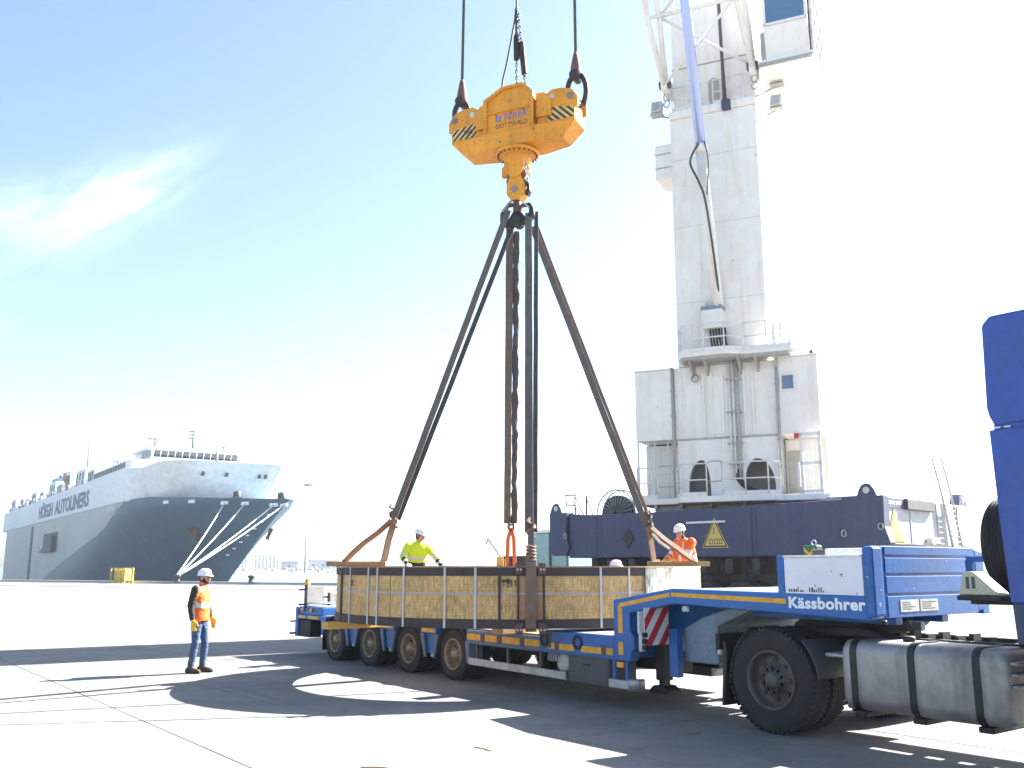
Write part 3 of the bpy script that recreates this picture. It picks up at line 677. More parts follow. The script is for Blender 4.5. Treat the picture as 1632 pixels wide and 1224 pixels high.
# ================================================================== WHEELS
def wheel_parts(parent, x, y, r, w, rim_r, near=True, rimmat='rim', dual=False, lugs=10, tread=True, holes=8):
    """wheel with its outer face at y (near side looks to -y); children tyre and rim"""
    s = 1 if near else -1
    h = bpy.data.objects.new('wheel', None); COL.objects.link(h); h.parent = parent; h.location = (x, y, r); h.empty_display_size = .2
    if not near: h.rotation_euler = (0, 0, math.pi)
    def tyre(y0):
        t = MB()
        prof = [(rim_r-.01,.05),(rim_r+.005,.02),(rim_r+.03,.012),(rim_r+(r-rim_r)*.5,0),(r*.93,.012),(r*.972,.03),(r*.99,.05)]
        k = 5
        g = []
        for i in range(k):     # circumferential ribs
            a0 = .05 + (w-.1)*i/k; a1 = .05 + (w-.1)*(i+1)/k
            g += [(r*.992, a0+.004),(r, a0+.010),(r, a1-.010),(r*.992, a1-.004),(r*.972, a1-.002)]
        prof2 = prof + g + [(r*.99,w-.05),(r*.972,w-.03),(r*.93,w-.012),(rim_r+(r-rim_r)*.5,w),(rim_r,w-.02),(rim_r-.02,w-.06)]
        t.lathe(prof2, (0, y0, 0), 'y', 48)
        n = 56
        if tread:
            for i in range(n):     # shoulder lugs
                a = 2*math.pi*i/n
                for yy, hw in ((y0+.035,.032),(y0+w-.035,.032)):
                    c = Vector((math.cos(a), 0, math.sin(a))); tg = Vector((-math.sin(a), 0, math.cos(a))); th = math.pi*r/n*.62
                    P = [c*(rr)+tg*q+Vector((0,yy+d,0)) for rr in (r*.955, r*1.002) for q, d in ((-th,-hw),(th,-hw),(th,hw),(-th,hw))]
                    t.add(P, [(4,5,6,7),(0,1,5,4),(1,2,6,5),(2,3,7,6),(3,0,4,7)])
        return t
    tyre(0).build('tyre', M['rubber'], h, recalc=True)
    if dual: tyre(w + .05).build('tyre', M['rubber'], h)
    R = MB(); q = rim_r
    dish = .10 if not dual else (.16 if r < .5 else .13)
    R.lathe([(q+.006,.03),(q+.014,.006),(q+.002,-.006),(q-.014,.006),(q-.026,.05),(q*.88,dish*.8),(q*.80,dish),(q*.52,dish*.72),(q*.46,dish*.5),(q*.44,dish*.45)], (0,0,0), 'y', 40)
    R.lathe([(q*.44,dish*.45),(q*.30,dish*.2),(q*.27,dish*.1),(q*.20,-.0),(0,-.005)], (0,0,0), 'y', 24)
    R.lathe([(q-.02,.05),(q-.03,w-.03),(q*.5,w-.05),(0,w-.05)], (0,0,0), 'y', 32)
    ro = R.build('rim', M[rimmat], h)
    for i in range(lugs):
        a = 2*math.pi*(i+.5)/lugs; c = Vector((math.cos(a)*q*.385, dish*.34, math.sin(a)*q*.385))
        b = MB(); b.cyl(c + Vector((0,.03,0)), c - Vector((0,.035,0)), .016 if r < .5 else .02, n=6, smooth=False); b.build('nut', M['darkmetal'] if rimmat == 'rim_dark' else M[rimmat], ro)
    for i in range(holes):       # hand holes in the disc
        hl = MB(); a = 2*math.pi*i/holes; c = Vector((math.cos(a)*q*.665, dish*.82, math.sin(a)*q*.665))
        hl.cyl(c + Vector((0,.03,0)), c - Vector((0,.012,0)), q*.095, n=12); hl.build('hand_hole', M['black'], ro)
    return h

# ================================================================== TRAILER
TO = (-.973, 15.56, 0); TR = -52.5
TM = Matrix.Translation(TO) @ Matrix.Rotation(rad(TR), 4, 'Z')
tr = empty('lowbed_trailer', TO, TR, 'blue low-bed trailer with four axles and yellow striped gooseneck carrying the load', 'trailer')
def part(mb, name, mat, parent=None, **k): return mb.build(name, M[mat] if isinstance(mat, str) else mat, parent or tr, **k)
W = 2.52
# decks
m = MB(); m.box(-5.0, 2.24, .30, W-.30, .70, .815); m.box(.5, 2.24, .05, W-.05, .72, .812); part(m, 'deck', 'underside')
m = MB()
m.box(-4.6,-4.45,.06,W-.06,.79,.815)
for k in range(9): x = -4.4 + k*.74; m.box(x, x+.7, .06, W-.06, .805, .825)
part(m, 'deck_plates', 'timber')
m = MB(); m.box(2.26, 3.80, .03, W-.03, .84, .893); part(m, 'front_deck', 'steel', bevel=.01)
m = MB(); m.box(-5.72, -4.66, .04, W-.04, .80, .965); part(m, 'rear_deck', 'blue', bevel=.015)
m = MB(); m.box(-5.6, -4.7, .1, W-.1, .967, .980); part(m, 'rear_deck_plate', 'steel')
# centre spine
for yy in (.78, 1.52):
    m = MB(); m.box(-5.6, 4.2, yy, yy+.22, .42, .70); part(m, 'chassis_beam', 'underside')
for x in (-5.0,-3.4,-2.0,-.7,.7,1.9,3.1):
    m = MB(); m.box(x-.06, x+.06, .32, W-.32, .5, .69); part(m, 'cross_member', 'underside')
# side beams, between wheels and along the well
def side(y0, y1, near):
    o = -.004 if near else .004
    ya = y0 if near else y1
    def tape(x0, x1, z0, z1, z0b=None, z1b=None):
        m = MB(); z0b = z0 if z0b is None else z0b; z1b = z1 if z1b is None else z1b
        ys = (ya-.004, ya+.001) if near else (ya-.001, ya+.004)
        m.prism([(x0,z0),(x1,z0b),(x1,z1b),(x0,z1)], *ys); part(m, 'reflective_tape', 'yellow_tape')
    m = MB(); m.box(.42, 2.26, y0, y1, .60, .80); part(m, 'side_beam', 'blue_dull', bevel=.012)
    m = MB(); m.box(2.262, 3.76, y0, y1, .60, .89); part(m, 'side_beam', 'blue', bevel=.012)
    m = MB(); m.box(.42, 3.76, y0+.03, y1-.03, .585, .60); part(m, 'lower_flange', 'blue_dull')
    for x0, x1 in ((.46,.80),(.92,1.22),(1.36,1.78),(1.90,2.24)): tape(x0, x1, .655, .745)
    for x0, x1 in ((2.42,2.98),(3.12,3.52),(3.6,3.74)): tape(x0, x1, .645, .725)
    for x in (2.36, 3.06):
        m = MB(); yy = ya; s = -1 if near else 1
        m.lathe([(.095,.0),(.095,s*.02),(.062,s*.022),(.055,-s*.03),(0,-s*.03)], (x, yy, .765), 'y', 20); part(m, 'lashing_pocket', 'underside')
    for x in (.86, 1.29, 1.84, 3.57, 2.62):
        m = MB(); ys = (ya-.012, ya+.03) if near else (ya-.03, ya+.012); m.box(x-.045, x+.045, *ys, .63, .76); part(m, 'lashing_ring_plate', 'boxgrey', bevel=.01)
    m = MB(); m.box(1.83+.52, 2.40+.1, ya-.008 if near else ya-.05, ya+.05 if near else ya+.008, .655, .89); part(m, 'hinge_plate', 'boxgrey', bevel=.008)
    # between the wheels
    for i in range(3):
        xc = -.68 - 1.36 * i
        m = MB(); m.box(xc-.24, xc+.24, y0, y1, .68, .80); part(m, 'side_beam', 'blue', bevel=.01)
        tape(xc-.20, xc+.20, .705, .765)
        for dx, sg in ((-.13, -1), (.13, 1)):
            m = MB(); m.prism([(xc+dx-.02-sg*0, .30),(xc+dx+.04, .30),(xc+dx+.06+sg*.09, .68),(xc+dx-.06+sg*.09, .68)], y0+.01, y0+.05 if near else y1-.01); part(m, 'wheel_bracket', 'blue_dull', bevel=.008)
        m = MB(); m.prism([(xc-.10,.36),(xc+.10,.36),(xc+.17,.68),(xc-.17,.68)], y0+.06 if near else y1-.14, y0+.14 if near else y1-.06); part(m, 'bracket_web', 'blue')
        m = MB(); m.cyl((xc+.12, y0-.005 if near else y1+.005, .345),(xc+.12, y0+.05 if near else y1-.05, .345), .03, n=8); part(m, 'bracket_bolt', 'steel')
    m = MB(); m.prism([(-4.60,.45),(-4.55,.45),(-4.40,.80),(-5.70,.80),(-5.70,.72),(-4.64,.72)], y0, y1); part(m, 'tail_bracket', 'blue', bevel=.008)
    tape(-5.66,-5.35,.735,.79); tape(-5.2,-4.75,.735,.79)
    m = MB(); m.prism([(.44,.30),(.50,.30),(.50,.62),(.38,.62)], y0, y1); part(m, 'wheel_bracket', 'blue_dull')
    for i in range(4):   # black arches over the wheels
        xc = -1.36 * i; m = MB(); m.lathe([(.445,0),(.445,y1-y0),(.43,y1-y0),(.43,0),(.445,0)], (xc, y0+.02, .395), 'y', 24, a0=-75, a1=75); part(m, 'wheel_arch', 'black')
    m = MB(); m.box(-4.60,-4.585,y0+.03,y1+.2 if near else y1-.03,.16,.55); part(m, 'mudflap', 'black')
side(0, .26, True); side(W-.26, W, False)
for i in range(4):
    wheel_parts(tr, -1.36*i, .03, .395, .22, .235, True, 'rim', True, 8)
    wheel_parts(tr, -1.36*i, W-.03, .395, .22, .235, False, 'rim', True, 8)
    m = MB(); m.cyl((-1.36*i,.25,.395),(-1.36*i,W-.25,.395),.07,n=10); part(m, 'axle', 'underside')
# rear end
m = MB(); m.box(-5.86,-5.73,.02,W-.02,.36,.95); part(m, 'tail_panel', 'blue', bevel=.015)
for yy in (.12,.30,W-.50,W-.32):
    m = MB(); m.box(-5.9,-5.862,yy,yy+.15,.55,.70); part(m, 'tail_lamp', 'red', bevel=.01)
m = MB(); m.box(-5.80,-5.2,.05,.30,.36,.70); part(m, 'tail_box', 'underside', bevel=.01)
m = MB(); m.cyl((-5.84,-.10,.42),(-5.84,.1,.42),.02,n=8); m.cyl((-5.84,-.1,.66),(-5.84,.1,.66),.015,n=8); part(m, 'marker_arm', 'darkmetal')
for x in (-5.5,-5.1): 
    m = MB(); m.cyl((x,-.012,.90),(x,.03,.90),.035,n=12); part(m, 'side_lamp', 'amber')
def tail_board(y0, y1, z0, z1, beacon):
    m = MB(); m.box(-5.30,-5.285,y0+.02,y1,z0,z1); t = part(m, 'rear_board', 'steel')
    m = MB(); m.box(-5.33,-5.27,y0-.03,y0+.015,z0-.05,z1+.03); part(m, 'board_post', 'darkmetal', bevel=.005)
    for z in (z0+.03, z1-.06):
        m = MB(); m.cyl((-5.30,y0-.16,z),(-5.30,y0-.02,z),.018,n=8); part(m, 'board_pin', 'darkmetal')
    m = MB(); m.cyl((-5.262,y0,z0+.05),(-5.262,y1+.3,z0+.05),.012,n=6); part(m, 'board_bar', 'steel')
    m = MB(); m.cyl((-5.3,y0+.1,.97),(-5.3,y0+.1,z0+.02),.02,n=8); part(m, 'board_foot', 'steel')
    if beacon:
        m = MB(); m.lathe([(.055,0),(.055,.03),(.048,.035),(.05,.10),(.035,.125),(0,.13)], (-5.30,y0+.02,z1+.03), n=16); part(m, 'beacon', 'amber')
tail_board(-.02,.38,.985,1.37,True); tail_board(.50,.92,.985,1.215,False); tail_board(W-.5,W-.1,.985,1.37,True)
# side guard, tanks, toolbox under the well
m = MB(); m.prism([(.50,.28),(2.80,.255),(2.80,.36),(.50,.385)], -.01, .02); part(m, 'side_guard', 'steel', bevel=.006)
m = MB(); m.prism([(.52,.275),(2.80,.25),(2.80,.257),(.52,.283)], .021, .06); part(m, 'side_guard_flange', 'steel')
for x in (.66, 1.45, 2.22):
    m = MB(); m.box(x-.02, x+.02, .025, .06, .30, .60); part(m, 'guard_post', 'boxgrey')
for (x, y, z, r) in ((2.58,.12,.46,.135),(2.05,.62,.48,.135),(1.62,.75,.50,.12)):
    m = MB(); m.lathe([(0,-.0),(r*.7,.004),(r*.93,.02),(r,.05),(r,.62),(r*.9,.66),(0,.67)], (x, y, z), 'y', 24); part(m, 'air_tank', 'plate' if y < .2 else 'boxgrey')
    m = MB(); m.box(x-.012,x+.012,y+.1,y+.14,z+.1,.6); part(m, 'tank_strap', 'steel')
for k in range(4):
    m = MB(); x = 2.40+k*.055; m.tube([(x,.07,.6),(x+.005,.03,.55),(x+.01,.02,.50),(x+.02,.05,.47)], .012, 6); part(m, 'hose', 'steel')
m = MB(); m.box(2.84, 3.64, .012, .52, .235, .585); tb = part(m, 'toolbox', 'boxgrey', bevel=.015)
m = MB(); m.box(2.88, 3.60, .004, .0125, .27, .55); part(m, 'toolbox_lid', 'boxgrey', parent=tb, bevel=.004)
m = MB(); m.box(3.16, 3.30, -.012, .004, .47, .50); part(m, 'latch', 'darkmetal', parent=tb, bevel=.004)
m = MB(); m.box(2.84, 3.64, W-.52, W-.012, .235, .585); part(m, 'toolbox', 'boxgrey', bevel=.015)
# gooseneck
for near in (True, False):
    y0, y1 = (0, .16) if near else (W-.16, W)
    m = MB()
    m.prism([(3.76,.585),(4.05,.585),(4.07,.70),(4.13,.74),(4.13,.90),(4.06,.96),(4.06,1.185),(4.82,1.325),(7.42,1.235),(7.42,1.475),(4.80,1.505),(3.76,1.345)], y0, y1); part(m, 'gooseneck_side', 'blue', bevel=.012)
    ys = (y0-.004, y0+.001) if near else (y1-.001, y1+.004)
    for q in ([(3.90,1.255),(4.76,1.408),(4.76,1.455),(3.87,1.302)], [(4.79,1.410),(6.46,1.372),(6.46,1.425),(4.79,1.457)], [(3.85,.93),(3.93,.93),(3.93,1.235),(3.85,1.285)], [(3.85,.66),(3.93,.66),(3.93,.82),(3.85,.82)]):
        m = MB(); m.prism(q, *ys); part(m, 'reflective_tape', 'yellow_tape')
text('Kässbohrer', 'lettering', M['letter_white'], tr, (6.50, -.004, 1.335), .160, extrude=.002, offset=.0055, width=.92, space=1.06)
m = MB(); m.prism([(3.78,1.30),(4.80,1.46),(7.40,1.44),(7.40,1.478),(4.80,1.50),(3.78,1.335)], .162, W-.162); part(m, 'neck_deck', 'steel', bevel=.004)
m = MB(); m.box(3.80,3.86,.162,W-.162,.60,1.29); part(m, 'neck_bulkhead', 'blue', bevel=.01)
for yy in (.72,1.66):
    m = MB(); m.prism([(3.9,.55),(4.15,.55),(4.3,.95),(4.9,1.18),(7.3,1.16),(7.3,1.40),(4.85,1.44),(3.9,1.28)], yy, yy+.14); part(m, 'neck_beam', 'blue', bevel=.01)
m = MB(); m.prism([(4.55,.60),(5.10,.60),(5.10,1.05),(5.62,1.27),(5.30,1.28),(4.86,1.15),(4.55,1.0)], .46, 2.0); part(m, 'hydraulic_box', 'pale_blue', bevel=.02)
m = MB(); m.box(4.25,4.52,1.2,2.0,.62,1.15); part(m, 'inner_panel', 'blue')
m = MB(); m.box(4.45,4.58,.30,.40,.42,1.0); part(m, 'neck_leg_plate', 'blue')
m = MB(); m.lathe([(.045,0),(.05,.03),(.035,.06),(0,.065)], (5.0,.02,1.24), 'z', 12); part(m, 'work_lamp', 'plate')
# steps and bumper at the neck
for x in (3.72, 3.95):
    m = MB(); m.box(x-.025,x+.025,.03,.08,.30,.60); part(m, 'step_post', 'blue', bevel=.006)
m = MB(); m.box(3.66, 4.02, -.012, .03, .245, .35); part(m, 'bumper_bar', 'steel', bevel=.008)
m = MB(); m.lathe([(.11,.23),(.11,.36),(.10,.37),(0,.37)], (4.05,.10,0), 'z', 20, a0=-110, a1=60); m.lathe([(.11,.23),(0,.23)], (4.05,.10,0), 'z', 20, a0=-110, a1=60); part(m, 'bumper_corner', 'steel')
m = MB(); m.box(3.80,3.92,.0,.03,.50,.57); part(m, 'side_lamp', 'amber', bevel=.01)
# striped marker boards looking forward
def stripes(y0, y1, z0, z1, x, sgn):
    m = MB(); m.box(x-.012, x, y0, y1, z0, z1); bo = part(m, 'marker_board', 'white_tape')
    wd, ht = y1-y0, z1-z0; n = 3
    for i in range(-3, 5):     # diagonal red bands clipped to the board
        a = i*.235; b = a+.118
        poly = [(a,0),(b,0),(b+ht*.75,ht),(a+ht*.75,ht)]
        def clip(poly, f, g):
            out = []
            for k in range(len(poly)):
                p, q = poly[k], poly[(k+1) % len(poly)]; fp, fq = f(p), f(q)
                if fp >= 0: out.append(p)
                if fp*fq < 0: t = fp/(fp-fq); out.append((p[0]+(q[0]-p[0])*t, p[1]+(q[1]-p[1])*t))
            return out
        poly = clip(poly, lambda p: p[0], 0); poly = clip(poly, lambda p: wd-p[0], 0) if poly else poly
        if len(poly) < 3: continue
        pp = [((y0+u) if sgn > 0 else (y1-u), z0+v) for u, v in poly]
        k = MB(); k.prism(pp, x+.0005, x+.003, axis='x'); part(k, 'red_stripe', 'red', parent=bo)
    return bo
stripes(-.10,.33,.81,1.265,4.42,1); stripes(2.05,2.47,.81,1.22,4.42,-1)
m = MB(); m.box(4.36,4.40,-.17,.3,.95,1.22); m.box(4.36,4.41,-.15,-.08,.74,.98); part(m, 'connector_plate', 'plate', bevel=.01)
for k in range(3):
    m = MB(); m.cyl((4.40,-.115,.79+.075*k),(4.46,-.115,.79+.075*k),.03,n=12); part(m, 'air_coupling', 'darkmetal')
# landing legs
for yy in (.42, W-.60):
    m = MB(); m.box(4.08,4.24,yy,yy+.16,.34,.92); part(m, 'landing_leg', 'underside', bevel=.015)
    m = MB(); m.box(4.11,4.21,yy+.03,yy+.13,.25,.36); part(m, 'leg_ram', 'darkmetal')
    m = MB(); m.prism([(4.0,.19),(4.34,.19),(4.32,.23),(4.24,.28),(4.08,.28),(4.02,.23)], yy-.05, yy+.20); part(m, 'leg_foot', 'underside', bevel=.01)
# headboard box on the neck
m = MB(); m.box(6.36,6.45,.005,.10,1.476,1.885); part(m, 'corner_post', 'blue', bevel=.01)
m = MB(); m.box(6.452,7.40,.012,.045,1.478,1.86); wp = part(m, 'side_panel', 'whitepanel', bevel=.006)
m = MB(); m.box(6.45,7.40,.0,.05,1.862,1.885); part(m, 'panel_rim', 'rail', parent=wp, bevel=.004)
rr2 = random.Random(5)
for k in range(14):    # scuffs and faded small print along the lower edge
    x = 6.50 + k*.028 + (.06 if k > 6 else 0); m = MB(); m.box(x, x+rr2.uniform(.012,.022), .0105, .0122, 1.50, 1.50+rr2.choice((.02,.05,.03))); part(m, 'stencil_mark', 'print_black', parent=wp)
m = MB(); m.prism([(7.402,1.236),(7.46,1.245),(7.52,1.27),(7.52,1.975),(7.402,1.965)], .0, .20); part(m, 'front_corner', 'blue', bevel=.03)
m = MB(); m.box(7.44,7.50,.20,2.10,1.255,1.975); fb = part(m, 'front_board', 'blue', bevel=.008)
m = MB(); m.prism([(2.10,1.27),(2.32,1.30),(2.32,1.93),(2.10,1.972)], 7.30, 7.498, axis='x'); part(m, 'front_corner', 'blue', bevel=.02)
for z0, z1 in ((1.885,1.972),(1.70,1.855),(1.50,1.67),(1.258,1.47)):
    m = MB(); m.prism([(7.501,z0),(7.508,z0+.003),(7.508,z1-.003),(7.501,z1)], .26, 2.02); part(m, 'board_rib', 'blue', parent=fb)
for y0 in (.48, .86):
    m = MB(); m.box(7.5085,7.513,y0,y0+.35,1.31,1.43); pl = part(m, 'maker_plate', 'plate', parent=fb)
    for k in range(4):
        q = MB(); q.box(7.513,7.5142,y0+.03,y0+.03+rr2.uniform(.15,.29),1.335+k*.022,1.341+k*.022); q.build('plate_print', M['boxgrey'], fb)
m = MB(); m.cyl((7.53,.12,1.24),(7.53,.12,1.20),.03,n=10); part(m, 'pin_lamp', 'darkmetal')
m = MB(); m.box(6.36,7.40,W-.045,W-.012,1.478,1.88); part(m, 'side_panel', 'whitepanel', bevel=.006)
m = MB(); m.box(6.6,7.25,.55,1.5,1.49,1.965); part(m, 'battery_box', 'plate', bevel=.02)
m = MB(); m.box(6.40,6.58,.6,1.3,1.49,1.955); part(m, 'control_box', 'boxgrey', bevel=.02)
m = MB(); m.cyl((6.75,1.26,1.0),(6.75,1.26,1.24),.06,n=12); m.lathe([(.55,1.22),(.55,1.24),(0,1.24)], (6.6,1.26,0), 'z', 24); part(m, 'king_pin_plate', 'underside')

# small green load binder box standing in the neck box
gb = empty('green_box', tuple(TM @ Vector((6.22,.88,1.475))), TR, 'small green box with yellow chevron behind the white side panel', 'box')
m = MB(); m.box(-.09,.09,-.06,.06,0,.54); part(m, 'case', 'green', parent=gb, bevel=.015)
m = MB(); m.prism([(-.075,.47),(0,.41),(.075,.47),(.075,.51),(0,.45),(-.075,.51)], -.066, -.060); part(m, 'chevron', 'yellow_tape', parent=gb)
m = MB(); m.tube([(.02+.03*math.cos(a*.524),0,.565+.03*math.sin(a*.524)) for a in range(12)], .008, 6, closed=True); part(m, 'ring_handle', 'steel', parent=gb)

# ================================================================== TRACTOR
tk = empty('tractor_truck', tuple(TM @ Vector((6.2,0,0))), TR, 'tractor truck with bright blue cab and silver fuel tank at the right edge', 'truck')
KX = 6.2
def tp(mb, name, mat, parent=None, **k):
    mb.M = Matrix.Translation((-KX,0,0)); return mb.build(name, M[mat], parent or tk, **k)
wheel_parts(tk, 0, .0, .555, .29, .305, True, 'rim_dark', True, 10, holes=8); wheel_parts(tk, 0, W-.02, .555, .29, .305, False, 'rim_dark', True, 10, holes=8)
wheel_parts(tk, 10.15-KX, .06, .52, .30, .305, True, 'rim_dark', False, 10); wheel_parts(tk, 10.15-KX, W-.06, .52, .30, .305, False, 'rim_dark', False, 10)
for yy in (.86, 1.58):
    m = MB(); m.box(5.25,11.2,yy,yy+.09,.78,1.03); rl = tp(m, 'frame_rail', 'underside', bevel=.01)
    for k in range(14): 
        m = MB(); x = 6.9+k*.14; m.cyl((x,yy-.012,.92),(x,yy,.92),.018,n=8); tp(m, 'rivet', 'plate', rl)
m = MB(); m.cyl((6.2,.3,.555),(6.2,W-.3,.555),.09,n=12); m.lathe([(0,-.25),(.18,-.2),(.23,0),(.18,.2),(0,.25)], (6.2,1.26,.555), 'y', 16); tp(m, 'rear_axle', 'underside')
for x in (5.3,6.9,8.2): 
    m = MB(); m.box(x,x+.12,.95,1.58,.80,1.0); tp(m, 'cross_member', 'underside')
m = MB(); m.prism([(5.95,1.04),(6.95,1.04),(6.85,1.18),(6.7,1.22),(6.1,1.22),(5.95,1.10)], .80, 1.72); tp(m, 'fifth_wheel', 'underside', bevel=.02)
m = MB(); m.prism([(5.9,1.03),(7.35,1.03),(7.1,1.10),(6.95,1.13),(5.9,1.08)], .55,.80); tp(m, 'mounting_plate', 'underside', bevel=.01)
for k in range(7):
    m = MB(); x = 7.15+k*.16; m.box(x,x+.05,.95,1.1,1.03,1.07+.03*(k % 2)); tp(m, 'bracket', 'underside')
# mudguards
m = MB(); m.lathe([(.625,0),(.625,.62),(.61,.62),(.61,0),(.625,0)], (6.2,.0,.555), 'y', 14, a0=44, a1=84); tp(m, 'mudguard', 'boxgrey', bevel=.004)
m = MB(); m.lathe([(.625,.10),(.625,.62),(.61,.62),(.61,.10),(.625,.10)], (6.2,.0,.555), 'y', 14, a0=-84, a1=-30); tp(m, 'mudguard', 'black')
m = MB(); m.prism([(5.50,.22),(5.53,.22),(5.60,.75),(5.585,.92),(5.555,.92),(5.545,.75)], .02, .62); tp(m, 'mudflap', 'black')
m = MB(); m.cyl((6.9,.05,.87),(7.12,.05,.87),.022,n=8); m.cyl((6.9,.05,.87),(6.9,.9,.87),.022,n=8); tp(m, 'mudguard_bracket', 'steel')
m = MB(); m.cyl((5.52,.03,.80),(5.47,.03,.80),.03,n=10); tp(m, 'rear_lamp', 'plate')
m = MB(); m.box(5.2,5.26,.3,2.2,.75,.98); tp(m, 'rear_cross_bar', 'underside')
# pale frame with clamps seen over the tyre
m = MB(); m.box(5.6,6.85,2.0,2.1,1.03,1.13); tp(m, 'side_bar', 'pale_blue', bevel=.01)
for k in range(4):
    m = MB(); x = 5.68+k*.1 if k < 2 else 6.45+k*.08; m.lathe([(.045,0),(.055,.02),(.055,.06),(.045,.08)], (x,1.96,1.1), 'y', 12); tp(m, 'coupling', 'steel')
# fuel tank
def rrect(y0, y1, z0, z1, r, n=5):
    pts = []
    for cx, cz, a0 in ((y1-r,z1-r,0),(y0+r,z1-r,90),(y0+r,z0+r,180),(y1-r,z0+r,270)):
        for i in range(n+1): a = rad(a0+90*i/n); pts.append((cx+r*math.cos(a), cz+r*math.sin(a)))
    return pts
m = MB()
secs = [(7.075,.05),(7.085,.025),(7.11,.006),(7.15,0),(8.62,0),(8.68,.006),(8.72,.03),(8.735,.06)]
vs = []; 
for x, ins in secs: vs += [(x, a, b) for a, b in rrect(.02+ins,.66-ins,.35+ins,1.035-ins,.13)]
n_ = 24; fs = [list(range(n_))] + [[(len(secs)-1)*n_+i for i in range(n_)][::-1]]
for i in range(len(secs)-1): fs += [(i*n_+k,i*n_+(k+1) % n_,(i+1)*n_+(k+1) % n_,(i+1)*n_+k) for k in range(n_)]
m.add(vs, fs, 0, True); ft = tp(m, 'fuel_tank', 'alu'); ft.modifiers.new('es','EDGE_SPLIT').split_angle = rad(60)
for x in (7.22, 7.84, 8.47):
    m = MB(); o_ = rrect(.012,.668,.342,1.043,.135); 
    vs = [(x-.035,a,b) for a,b in o_]+[(x+.035,a,b) for a,b in o_]
    i_ = rrect(.022,.658,.352,1.033,.13); vs += [(x-.035,a,b) for a,b in i_]+[(x+.035,a,b) for a,b in i_]
    m.add(vs, [(k,(k+1)%24,24+(k+1)%24,24+k) for k in range(24)]+[(48+k,(48+(k+1)%24),(k+1)%24,k) for k in range(24)]+[(24+k,24+(k+1)%24,72+(k+1)%24,72+k) for k in range(24)], 0, False); tp(m, 'tank_strap', 'black')
    m = MB(); m.box(x-.07,x+.07,.10,.70,.29,.345); tp(m, 'tank_bracket', 'underside', bevel=.01)
m = MB(); m.lathe([(.055,0),(.06,.01),(.06,.045),(.05,.055),(0,.055)], (7.68,.30,1.034), 'z', 16); tp(m, 'filler_cap', 'black')
for k in range(3):
    m = MB(); m.box(8.735,8.80,.1,.45,.80-k*.10+.1,.83-k*.10+.1); tp(m, 'cab_step', 'alu', bevel=.008)
# cab, only its rear edge stands in the picture
m = MB(); m.prism([(8.86,1.40),(8.845,2.35),(8.83,3.00),(8.90,3.86),(9.05,4.0),(10.6,3.95),(11.15,3.1),(11.2,1.2),(10.8,1.1),(8.9,1.12)], .0, W-.0); cb = tp(m, 'cab', 'cab_blue', bevel=.05, seg=3)
m = MB(); m.prism([(8.815,3.12),(8.80,3.20),(8.825,3.98),(8.90,4.06),(9.75,4.06),(9.75,3.08),(8.86,3.02)], -.02, .12); tp(m, 'roof_fairing', 'cab_blue', bevel=.03)
m = MB(); m.prism([(8.86,1.45),(8.83,2.2),(8.815,2.99),(9.0,3.0),(9.3,3.0),(9.3,1.45)], -.03, .0); tp(m, 'side_fairing', 'cab_blue', bevel=.012)
for x in (8.86, 8.95): 
    m = MB(); m.box(x,x+.055,-.022,.06,3.003,3.017); tp(m, 'fairing_clip', 'rail')
m = MB(); m.prism([(8.88,1.10),(8.865,1.445),(9.3,1.445),(9.3,1.05)], -.02,.5); tp(m, 'lower_fairing', 'navy', bevel=.01)
m = MB(); m.box(9.7,10.65,-.012,.0,2.0,2.75); tp(m, 'side_window', 'glass')
m = MB(); m.prism([(11.16,2.0),(11.19,2.0),(10.88,3.2),(10.85,3.2)], .15, W-.15); tp(m, 'windscreen', 'glass')
m = MB(); m.prism([(9.5,.55),(9.62,1.0),(9.9,1.15),(10.4,1.15),(10.7,1.0),(10.8,.55),(10.85,.55),(10.85,1.2),(9.4,1.2),(9.4,.55)], .0,.4); tp(m, 'wheel_arch', 'black', bevel=.01)
# spare wheel behind the cab, on a blue bracket
h = bpy.data.objects.new('spare_wheel', None); COL.objects.link(h); h.parent = tk; h.location = (8.42-KX, 1.42, 1.98); h.rotation_euler = (0, 0, rad(90))
sw = wheel_parts(h, 0, 0, .50, .28, .29, True, 'rim_dark', False, 10, tread=False)
for ch in list(sw.children): ch.parent = h
bpy.data.objects.remove(sw)
m = MB(); m.box(7.95,8.80,1.02,1.07,1.82,1.87); m.box(7.95,8.01,1.02,1.09,1.48,1.82); tp(m, 'spare_wheel_bracket', 'blue', bevel=.008)
m = MB(); m.box(8.1,8.72,.75,1.9,1.40,1.48); m.box(8.5,8.62,.9,1.0,1.03,1.40); m.box(8.5,8.62,1.5,1.6,1.03,1.40); m.box(8.2,8.62,.30,.78,1.45,1.498); tp(m, 'spare_wheel_cradle', 'underside', bevel=.01)
m = MB(); m.prism([(8.20,1.50),(8.60,1.50),(8.36,1.72),(8.26,1.72)], .34, .56); ck = tp(m, 'wheel_chock', 'chock', bevel=.012)
for k in range(2):
    m = MB(); m.box(8.285+k*.055,8.315+k*.055,.335,.345,1.56,1.67); tp(m, 'chock_slot', 'boxgrey', ck)

